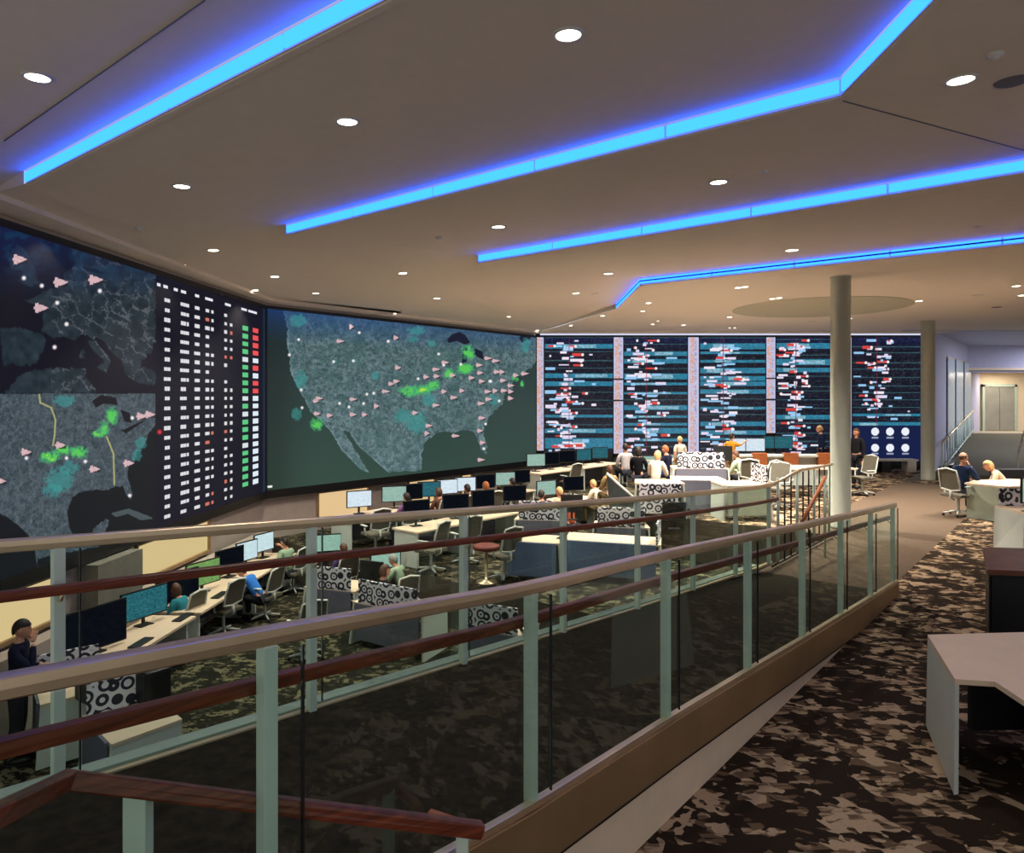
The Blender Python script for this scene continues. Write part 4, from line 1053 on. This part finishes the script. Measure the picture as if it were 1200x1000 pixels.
# dark curved partition left of the raised desks
pp = empty('curved_partition', (*at_s(737, 50), ZM)); tag(pp, 'dark leaning partition with a white edge left of the raised patterned desk', 'partition')
b = MB(); w_ = MB()
for k in range(8):
    a0 = -.5+k*.14; a1 = a0+.14
    p0 = (math.sin(a0)*.9, -math.cos(a0)*.5); p1 = (math.sin(a1)*.9, -math.cos(a1)*.5)
    b.hexa([(p0[0], p0[1], 0.1), (p1[0], p1[1], 0.1), (p1[0], p1[1]+.04, 0.1), (p0[0], p0[1]+.04, 0.1), (p0[0]-.15, p0[1], 1.75-k*.11), (p1[0]-.15, p1[1], 1.75-k*.11-.11), (p1[0]-.15, p1[1]+.04, 1.75-k*.11-.11), (p0[0]-.15, p0[1]+.04, 1.75-k*.11)])
b.build('panel', mat('partition_dark', (52, 62, 66), .5), pp)
w_.tube([(math.sin(-.5+k*.14)*.9-.15, -math.cos(-.5+k*.14)*.5+.02, 1.77-k*.11) for k in range(9)], .03, 8).build('edge_trim', M_dwhite, pp)

# ------------------------------------------------------------ right foreground desk
fd = empty('angular_desk', (3.3, 4.9, 0)); tag(fd, 'pale wooden-topped angular desk with a flared white end panel in the right foreground', 'desk')
def rel(p): return (p[0]-3.3, p[1]-4.9)
top = [at_z(1087, 744, .75), at_z(1119, 796, .75), at_z(1166, 799, .75), at_z(1201, 822, .75)]
q = MB().poly([rel(p) for p in (top[0], top[1], top[2], top[3], (3.6, 3.55), (5.6, 3.9), (5.6, 5.7), at_z(1200, 741, .75))], .715, .75); q.build('desktop', M_desk, fd)
a0 = at_z(1085, 850, 0); a1 = at_z(1118, 932, 0)
MB().hexa([rel(a0)+(0,), rel(a1)+(0,), rel((a1[0]+.035, a1[1]+.01))+(0,), rel((a0[0]+.04, a0[1]))+(0,), rel(top[0])+(.72,), rel(top[1])+(.72,), rel((top[1][0]+.035, top[1][1]+.01))+(.72,), rel((top[0][0]+.04, top[0][1]))+(.72,)]).build('side_panel', M_dwhite, fd)
MB().hexa([rel((3.45, 5.25))+(.1,), rel((5.4, 5.3))+(.1,), rel((5.4, 5.35))+(.1,), rel((3.45, 5.3))+(.1,), rel((3.45, 5.25))+(.7,), rel((5.4, 5.3))+(.7,), rel((5.4, 5.35))+(.7,), rel((3.45, 5.3))+(.7,)]).build('modesty_panel', M_dark, fd)
MB().box((.72, -.1, .36), (.5, .62, .66), .1, bev=.02).build('drawer_unit', M_dark, fd)
for hz in (.2, .42, .62): 
    pass
# dark cabinet with a red-brown top behind the desk
cf = (4.72, 6.95); cab = empty('storage_cabinet', (cf[0], cf[1], 0)); tag(cab, 'black cabinet with a red-brown wooden top behind the foreground desk', 'cabinet')
ru = Vector((.50, .866)); 
P = [(0, 0), (2.2, -.35), (2.2+.6, .75), (.66, 1.05)]
MB().poly(P, .84, .89).build('wooden_top', M_woodd, cab)
MB().poly([(.05, .05), (2.15, -.28), (2.7, .7), (.66, 1.0)], .08, .84).build('carcass', M_dark, cab)
MB().poly([(.06, .06), (2.1, -.25), (2.6, .6), (.6, .9)], 0, .08).build('plinth', M_black, cab)
d0 = Vector((2.15-.05, -.28-.05)); 
for i in range(3):
    a = Vector((.05, .05))+d0*(i/3+.01); c = Vector((.05, .05))+d0*((i+1)/3-.01)
    nn = Vector((d0.y, -d0.x)).normalized()*.02
    dd = MB().hexa([(a.x, a.y, .12), (a.x+nn.x, a.y+nn.y, .12), (c.x+nn.x, c.y+nn.y, .12), (c.x, c.y, .12), (a.x, a.y, .81), (a.x+nn.x, a.y+nn.y, .81), (c.x+nn.x, c.y+nn.y, .81), (c.x, c.y, .81)]).build('door', M_black, cab)
    MB().tube([(c.x-.08+nn.x*2, c.y+nn.y*2, .45), (c.x-.08+nn.x*2, c.y+nn.y*2, .6)], .008, 6).build('handle', M_steel, dd)

# ------------------------------------------------------------ seated man's workstation on the right
def hx(p, q_, th, z0a, z1a, z0b, z1b):
    p = Vector(p); q_ = Vector(q_); d = (q_-p).normalized(); n = Vector((-d.y, d.x))*th
    return [(p.x, p.y, z0a), (q_.x, q_.y, z0b), (q_.x+n.x, q_.y+n.y, z0b), (p.x+n.x, p.y+n.y, z0a), (p.x, p.y, z1a), (q_.x, q_.y, z1b), (q_.x+n.x, q_.y+n.y, z1b), (p.x+n.x, p.y+n.y, z1a)]
A_ = at_z(1132, 566, .75)
wsr = empty('workstation', (A_[0], A_[1], 0)); tag(wsr, 'pale grey-green workstation on the right where the man in navy sits', 'desk')
MB().poly([(-.03, 0), (.45, -.62), (1.9, -.5), (2.3, .5), (1.4, .75), (.45, .45)], .715, .75).build('desktop', M_desk, wsr)
MB().hexa(hx((0, -.02), (.40, -.60), .04, .0, .715, .0, .715)).build('side_panel', M_mint, wsr)
MB().hexa(hx((.46, -.57), (1.9, -.46), .03, .05, .70, .05, .70)).build('modesty_panel', M_mint, wsr)
X, Y = at_s(1167, 68); ws2 = empty('workstation', (X, Y, 0)); tag(ws2, 'pale workstation with a small patterned screen at the right edge, nearer than the seated man', 'desk')
MB().poly([(0, 0), (-.05, -.75), (1.3, -.8), (1.5, 0)], .70, .735).build('desktop', M_desk, ws2)
MB().hexa([(-.16, -.85, 0), (-.12, -.87, 0), (.01, 0, 0), (-.03, .02, 0), (-.06, -.75, .70), (-.02, -.77, .70), (.03, 0, .72), (-.01, .02, .72)]).build('side_panel', M_dwhite, ws2)
MB().box((.72, -.45, .38), (1.4, .03, .60)).build('modesty_panel', M_mint, ws2)
MB().box((.66, -.02, .885), (1.25, .03, .30), bev=.008).build('privacy_screen', M_dam, ws2)
X2, Y2 = at_s(1199, 72); monitor(X2+.16, Y2, .735, .25, 'pale', 'large monitor with a bright pale screen at the right edge beside the seated man', None, w=.5, h=.42)
o = MB().box((0, 0, .39), (1.1, .45, .78), bev=.01).box((0, -.226, .4), (1.0, .01, .66)).build('side_table', M_dark); o.location = (*at_s(1192, 46), 0); tag(o, 'dark low cabinet behind the seated blonde person on the right', 'cabinet')
X, Y = at_s(1127, 53.5); chair(X-.06, Y+.02, 0, -1.25, 'pale curved-back chair under the man in navy on the right')

# ------------------------------------------------------------ people
def skin_mesh(verts, edges, radii, sub=1):
    bm = bmesh.new(); lay = bm.verts.layers.skin.verify(); vs = []
    for i, v in enumerate(verts):
        q = bm.verts.new(v); r = radii[i]; r = (r, r) if not isinstance(r, (tuple, list)) else r
        q[lay].radius = r; q[lay].use_root = (i == 0); vs.append(q)
    for a, b in edges: bm.edges.new((vs[a], vs[b]))
    me = bpy.data.meshes.new('skel'); bm.to_mesh(me); bm.free()
    o = bpy.data.objects.new('skel', me); COL.objects.link(o)
    m = o.modifiers.new('s', 'SKIN'); m.use_smooth_shade = True
    if sub: s = o.modifiers.new('u', 'SUBSURF'); s.levels = sub; s.render_levels = sub
    d = bpy.context.evaluated_depsgraph_get(); d.update()
    res = bpy.data.meshes.new_from_object(o.evaluated_get(d)); bpy.data.objects.remove(o); bpy.data.meshes.remove(me)
    return res
# head template: face looks along +y
def head_bm():
    bm = bmesh.new(); bmesh.ops.create_uvsphere(bm, u_segments=24, v_segments=18, radius=1)
    for v in bm.verts:
        x, y, z = v.co
        X_ = x*.076; Y_ = y*.095; Z_ = z*.118
        if z < -.1: X_ *= 1-.30*(-z); Y_ *= (1-.12*(-z)) if y > 0 else (1-.35*(-z))
        if y > .75 and -.35 < z < .15: Y_ += .020*math.exp(-(x/.16)**2)*(1-abs(z+.12)/.3 if abs(z+.12) < .3 else 0)
        if y > .5 and .05 < z < .3: Y_ -= .008*math.exp(-((abs(x)-.4)/.2)**2)
        if y > .7 and -.62 < z < -.45: Y_ += .006*math.exp(-(x/.3)**2)
        v.co = (X_, Y_, Z_)
    for sx in (-1, 1): bmesh.ops.create_uvsphere(bm, u_segments=8, v_segments=6, radius=1, matrix=Matrix.Translation((sx*.078, -.005, -.005)) @ Matrix.Diagonal((.012, .022, .034, 1)))
    for f in bm.faces: f.smooth = True
    me = bpy.data.meshes.new('head'); bm.to_mesh(me); bm.free(); return me
HEAD = head_bm()
def hair_mesh(style):
    bm = bmesh.new(); bmesh.ops.create_uvsphere(bm, u_segments=24, v_segments=18, radius=1)
    dele = []
    for v in bm.verts:
        x, y, z = v.co
        lim = {'short': .05-.75*(-y) if y < .15 else .34, 'long': -1.0 if y < .25 else .35, 'bald': .05-.4*(-y) if y < .1 else 1.1, 'bob': -.75 if y < .2 else .35}[style]
        if z < lim: dele.append(v); continue
        k = 1.10 + (.05 if style in ('long', 'bob') else 0)+.015*math.sin(x*17+z*13)
        if style == 'bald' and z > .55: dele.append(v); continue
        v.co = (x*.078*k, y*.096*k-.003, z*.118*k if z > 0 else z*.118*(1.6 if style == 'long' else 1.15))
    bmesh.ops.delete(bm, geom=dele, context='VERTS')
    r = bmesh.ops.extrude_face_region(bm, geom=bm.faces[:])
    for e in r['geom']:
        if isinstance(e, bmesh.types.BMVert): e.co *= .93
    bmesh.ops.recalc_face_normals(bm, faces=bm.faces[:])
    for f in bm.faces: f.smooth = True
    me = bpy.data.meshes.new('hair'); bm.to_mesh(me); bm.free(); return me
HAIR = {s: hair_mesh(s) for s in ('short', 'long', 'bald', 'bob')}
# hand template: wrist at origin, fingers along +x, palm facing -z, thumb toward +y
def hand_tpl():
    V = [(0, 0, 0), (.035, 0, 0), (.085, .0, -.002)]; E = [(0, 1), (1, 2)]; R = [(.026, .018), (.036, .015), (.038, .013)]
    for k, (y, L) in enumerate(((.030, .070), (.010, .080), (-.011, .074), (-.031, .056))):
        b = len(V); V += [(.088, y, -.002), (.088+L*.5, y*1.15, -.012), (.088+L*.92, y*1.2, -.040)]; R += [.0095, .0088, .0075]; E += [(2, b), (b, b+1), (b+1, b+2)]
    b = len(V); V += [(.045, .045, -.008), (.078, .062, -.018)]; R += [.0105, .0085]; E += [(1, b), (b, b+1)]
    return skin_mesh(V, E, R, 1)
HANDM = hand_tpl()
def join_mesh(name, parts, m, parent):
    """parts: (mesh, matrix)"""
    bm = bmesh.new()
    for me, M in parts:
        t = bmesh.new(); t.from_mesh(me); t.transform(M); tm = bpy.data.meshes.new('t'); t.to_mesh(tm); t.free(); bm.from_mesh(tm); bpy.data.meshes.remove(tm)
    for f in bm.faces: f.smooth = True
    out = bpy.data.meshes.new(name); bm.to_mesh(out); bm.free(); out.materials.append(m)
    o = bpy.data.objects.new(name, out); COL.objects.link(o); o.parent = parent; return o
def person(X, Y, z, rz, pose, shirt, trousers, hair, style, label, sleeves='long', skinm=None, lean=0., scale=1., headrz=0.):
    """local +y is forward; pose in sit, type, stand, chin, reach"""
    sk = skinm or SKIN; r = empty('person', (X, Y, z), rz); tag(r, label, 'person'); r.scale = (scale,)*3
    sit = pose not in ('stand', 'standchin', 'standreach')
    hz = .50 if sit else .93
    ln = lean
    def T(y, zz):                          # lean torso about the hips
        a = ln; return (y*math.cos(a)+zz*math.sin(a), hz+zz*math.cos(a)-y*math.sin(a))
    ty = lambda zz: T(0, zz)
    w1 = ty(.16); ch = ty(.34); sho = ty(.47); nk = ty(.545); hd = T(.025, .665)
    V = [(0, 0, hz)]; R = [(.105, .085)]; E = []
    def add(p, rad, par): V.append(p); R.append(rad); E.append((par, len(V)-1)); return len(V)-1
    a = add((0, w1[0], w1[1]), (.10, .076), 0); b = add((0, ch[0], ch[1]), (.118, .086), a); c = add((0, sho[0], sho[1]-.02), (.085, .07), b)
    n_ = add((0, nk[0], nk[1]), .048, c); h_ = add((0, hd[0]-.01, hd[1]-.05), .05, n_)
    arms = []
    for sx in (-1, 1):
        s = add((sx*.135, sho[0], sho[1]-.03), .050, c); s2 = add((sx*.185, sho[0]+.0, sho[1]-.07), .054, s)
        fl = Vector((sx*.185, sho[0], sho[1]-.07))
        if pose in ('type', 'sit'): el = fl+Vector((sx*.04, .10, -.24)); wr = el+Vector((-sx*.08, .23, .05 if pose == 'type' else .0))
        elif pose in ('chin', 'standchin') and sx == 1: el = fl+Vector((.02, .19, -.17)); wr = Vector((.06, hd[0]+.13, hd[1]-.16))
        elif pose == 'chin': el = fl+Vector((-.02, .12, -.23)); wr = el+Vector((.06, .24, .03))
        elif pose in ('reach', 'standreach') and sx == 1: el = fl+Vector((.05, .22, .02)); wr = el+Vector((.02, .24, .08))
        elif pose == 'standchin': el = fl+Vector((-.03, .02, -.27)); wr = el+Vector((.10, .20, .04))
        else: el = fl+Vector((sx*.03, -.02, -.27)); wr = el+Vector((0, .06, -.23))
        e_ = add(tuple(el), .043, s2); w_ = add(tuple(wr), .028, e_); arms.append((el, wr, sx))
    legs = []
    for sx in (-1, 1):
        p = add((sx*.09, .01, hz-.03), .088, 0)
        if sit: kn = Vector((sx*.12, .42, hz+.02)); an = Vector((sx*.13, .40, .09))
        else: kn = Vector((sx*.10, .02, .50)); an = Vector((sx*.10, -.02, .09))
        k_ = add(tuple(kn), .060, p); m_ = add(tuple((kn*.45+an*.55)+Vector((0, -.01, 0))), .052, k_); f_ = add(tuple(an), .036, m_); legs.append(an)
    body = skin_mesh(V, E, R, 1)
    HM = Matrix.Translation((0, hd[0], hd[1])) @ Matrix.Rotation(headrz, 4, 'Z') @ Matrix.Rotation(-ln*.5, 4, 'X')
    parts = [(body, Matrix.Identity(4)), (HEAD, HM)]
    for el, wr, sx in arms:
        d = (wr-el).normalized(); up = Vector((0, 0, 1)); y = up.cross(d).normalized(); zz = d.cross(y)
        M = Matrix((d, y, zz)).transposed().to_4x4()
        if sx == 1: M = M @ Matrix.Diagonal((1, 1, 1, 1))
        else: M = M @ Matrix.Diagonal((1, -1, 1, 1))
        parts.append((HANDM, Matrix.Translation(wr) @ M))
    bo = join_mesh('body', parts, sk, r)
    join_mesh('hair', [(HAIR[style], HM)], hair, r)
    for sx in (-1, 1):
        ey = HM @ Vector((sx*.030, .082, .018)); MB().ball(tuple(ey), (.011, .007, .007), seg=8).build('eye', M_dark, bo)
    mp = HM @ Vector((0, .084, -.062)); MB().ball(tuple(mp), (.024, .008, .006), seg=8).build('mouth', mat('lips', (160, 84, 78), .5), bo)
    # shirt
    V = [(0, 0.0, hz-.02)]; R = [(.137, .112)]; E = []
    a = add((0, w1[0], w1[1]), (.130, .102), 0); b = add((0, ch[0], ch[1]), (.150, .112), a); c = add((0, sho[0], sho[1]-.005), (.112, .094), b); add((0, (sho[0]+nk[0])/2, (sho[1]+nk[1])/2+.004), .072, c)
    for el, wr, sx in arms:
        s = add((sx*.135, sho[0], sho[1]-.012), .070, c); s2 = add((sx*.187, sho[0], sho[1]-.07), .064, s)
        if sleeves == 'long': e_ = add(tuple(el), .054, s2); add(tuple(wr-(wr-el)*.08), .037, e_)
        else:
            fl = Vector((sx*.185, sho[0], sho[1]-.07)); add(tuple(fl+(el-fl)*.6), .058, s2)
    join_mesh('shirt', [(skin_mesh(V, E, R, 1), Matrix.Identity(4))], shirt, r)
    V = [(0, 0, hz+.02)]; R = [(.136, .112)]; E = []
    for sx, an in zip((-1, 1), legs):
        p = add((sx*.09, .01, hz-.03), .098, 0)
        if sit: kn = Vector((sx*.12, .42, hz+.02))
        else: kn = Vector((sx*.10, .02, .50))
        k_ = add(tuple(kn), .072, p); m_ = add(tuple((kn*.45+an*.55)+Vector((0, -.01, 0))), .064, k_); add(tuple(an+Vector((0, 0, .02))), .056, m_)
    join_mesh('trousers', [(skin_mesh(V, E, R, 1), Matrix.Identity(4))], trousers, r)
    for an in legs:
        MB().ball((an.x, an.y+.07, .045), (.045, .135, .045), seg=12).box((an.x, an.y+.07, .012), (.085, .25, .024), bev=.01).build('shoe', M_black, r)
    return r
def cloth(n, c): return mat('cloth_'+n, c, .9, var=.1, scale=12, spec=.15)
H = {'dark': mat('hair_dark', (34, 24, 20), .6, scale=30), 'brown': mat('hair_brown', (84, 54, 36), .6, scale=30), 'ginger': mat('hair_ginger', (164, 94, 52), .6, scale=30), 'blond': mat('hair_blond', (200, 168, 116), .6, scale=30), 'grey': mat('hair_grey', (150, 146, 140), .6, scale=30)}
TR = cloth('charcoal', (40, 42, 50)); TJ = cloth('denim', (52, 66, 96)); TK = cloth('khaki', (140, 122, 92))
def P_(px, s, rzd, pose, shirt, tr, hair, style, label, **k):
    X, Y = at_s(px, s); z = k.pop('z', None)
    if z is None: z = zone(X, Y)
    return person(X, Y, z, math.radians(rzd), pose, shirt, tr, H[hair], style, label, **k)
# heading: rz 0 faces away from the camera (+y), 90 faces left (-x), -90 faces right, 180 faces camera
SC_ = {-12.35: 'first', -10.2: 'second', -8.75: 'third'}
cnt = {}
def seat(px, n_off, who=None, dr=0.):
    """a chair in a row and, if given, the person sitting on it"""
    X, Y = tn(t_at(px, n_off), n_off); z = zone(X, Y); rz = AM-.2+dr
    i = cnt.get(n_off, 0); cnt[n_off] = i+1
    chair(X, Y, z, rz, 'white task chair, %s from the left in the %s row facing the US map' % (ORD[i], SC_[n_off]), 'task chairs in the %s row facing the US map' % SC_[n_off])
    if who:
        pose, shirt, tr, hair, style, label, kw = who
        person(X+math.sin(rz)*.04, Y-math.cos(rz)*.04, z, rz, pose, shirt, tr, H[hair], style, label, **kw)
P_(20, 97, -70, 'standchin', cloth('navy', (24, 28, 52)), TR, 'dark', 'short', 'man standing in a dark navy top with a hand raised to his face, far left', scale=1.0, lean=.04)
P_(306, 60, 72, 'type', cloth('bright_blue', (52, 118, 204)), TR, 'brown', 'short', 'person in a bright blue shirt leaning over the left console', lean=.75, sleeves='short')
P_(338, 52.5, 60, 'reach', cloth('pale_green', (150, 176, 150)), TR, 'dark', 'short', 'person in a pale green shirt reaching toward a screen at the left console', lean=.15, sleeves='short')
P_(218, 68, 80, 'type', cloth('teal_print', (48, 130, 146)), TR, 'brown', 'long', 'person in a teal patterned top behind the wooden handrail at the left console', lean=.3, scale=.95)
P_(446, 63, -60, 'type', cloth('black', (22, 24, 30)), TR, 'brown', 'bob', 'person in a black jacket seated between the two patterned screens of the pit', lean=.1, z=ZP)
P_(476, 58, 60, 'type', cloth('sage', (162, 186, 160)), TR, 'grey', 'short', 'person in a sage green shirt leaning forward at the centre of the pit', lean=.5, sleeves='short')
S1, S2, S3 = -12.35, -10.2, -8.75
seat(402, S1, ('sit', cloth('plum', (92, 70, 120)), TR, 'brown', 'short', 'person in a plum top left of the bright white monitor below the map wall', {}))
seat(440, S1)
seat(476, S1, ('sit', cloth('purple', (120, 84, 132)), TR, 'dark', 'short', 'person in a purple shirt seated below the US map wall', {}))
seat(517, S1, ('type', cloth('brown_knit', (96, 66, 50)), TR, 'brown', 'bob', 'person in a brown knit seated left of the person in deep blue', {'lean': .2}))
seat(547, S1, ('sit', cloth('deep_blue', (34, 40, 96)), TR, 'dark', 'short', 'person in a deep blue shirt seated under the right half of the map wall', {}))
seat(574, S1, ('type', cloth('grey_brown', (120, 104, 88)), TR, 'ginger', 'bob', 'person with ginger hair in a grey-brown top below the map wall', {'lean': .3}))
seat(600, S1, ('sit', cloth('mid_grey', (130, 132, 134)), TR, 'dark', 'short', 'person in a grey shirt seated below the coast side of the map wall', {}))
seat(668, S1)
seat(360, S2); seat(470, S2); seat(505, S2, None, .4)
seat(634, S2, ('type', cloth('red', (176, 58, 66)), TR, 'dark', 'short', 'person in a red shirt seated behind the centre patterned screen', {'lean': .15}), -.8)
seat(655, S2, ('sit', cloth('tan', (206, 172, 136)), TK, 'blond', 'short', 'person in a tan shirt right of the person in red', {}))
seat(545, S2); seat(590, S3); 
P_(670, 50, 30, 'type', cloth('rust', (158, 72, 48)), TR, 'brown', 'short', 'person in a rust-red top seated low beside the black monitor', lean=.4)
P_(703, 43, 40, 'type', cloth('cream', (214, 204, 184)), TK, 'blond', 'short', 'person in a cream shirt below the first schedule board', lean=.35)
P_(716, 45, 20, 'sit', cloth('khaki_top', (150, 126, 88)), TK, 'brown', 'bob', 'person in a khaki top left of the leaning dark partition', lean=.1, z=-.45)
P_(748, 44, -30, 'sit', cloth('jet', (18, 18, 24)), TR, 'dark', 'long', 'person with long dark hair in black, left end of the raised desks', z=0)
P_(733, 41, 10, 'sit', cloth('white_stripe', (200, 196, 200)), TR, 'dark', 'short', 'person in a white striped top left of the person in black', z=0)
P_(768, 47, -30, 'type', cloth('warm_white', (226, 212, 196)), TK, 'blond', 'bob', 'person in a warm white blouse seated at the raised desk', lean=.25, z=0)
P_(784, 42.5, 45, 'type', cloth('black_navy', (24, 26, 48)), TJ, 'ginger', 'short', 'person with ginger hair in a dark shirt left of the largest patterned screen', lean=.15, z=0)
P_(797, 40.5, 20, 'stand', cloth('ivory', (216, 212, 196)), TK, 'blond', 'short', 'standing person in an ivory shirt behind the largest patterned screen', sleeves='short', scale=.86, z=0)
P_(857, 40.5, -40, 'standreach', cloth('mustard', (206, 142, 44)), TK, 'dark', 'short', 'standing person in a mustard yellow shirt at the raised desks', sleeves='short', scale=.92, z=0)
P_(874, 45, 30, 'type', cloth('soft_green', (170, 186, 160)), TR, 'brown', 'short', 'person in a soft green shirt seated right of the person in yellow', lean=.5)
P_(964, 37, 80, 'stand', cloth('dark_blue', (24, 36, 66)), TR, 'blond', 'short', 'fair-haired person in dark blue left of the front round column', lean=.1, scale=1.0, z=0)
P_(1004, 41, 120, 'stand', cloth('charcoal_top', (34, 34, 40)), TR, 'brown', 'long', 'woman in dark clothes with long brown hair standing right of the front round column', scale=1.0, z=0)
P_(1129, 53, -62, 'chin', cloth('navy_shirt', (30, 46, 78)), TR, 'brown', 'bald', 'man in a navy shirt seated on the right with his hand at his chin', lean=-.05, scale=1.08)
P_(1183, 52, 60, 'type', cloth('pale_cream', (214, 196, 172)), TK, 'blond', 'bob', 'blonde person in a pale top leaning over the desk at the right edge', lean=.6, z=0)
P_(648, 84, 160, 'sit', cloth('beige_top', (150, 130, 110)), TR, 'dark', 'short', 'dark-haired person seen through the ramp railings near the bright patterned screen', lean=.1)

# ------------------------------------------------------------ world
w = bpy.data.worlds.new('world'); SC.world = w; w.use_nodes = True
bg = w.node_tree.nodes['Background']; bg.inputs[0].default_value = (1.0, .95, .92, 1); bg.inputs[1].default_value = .46
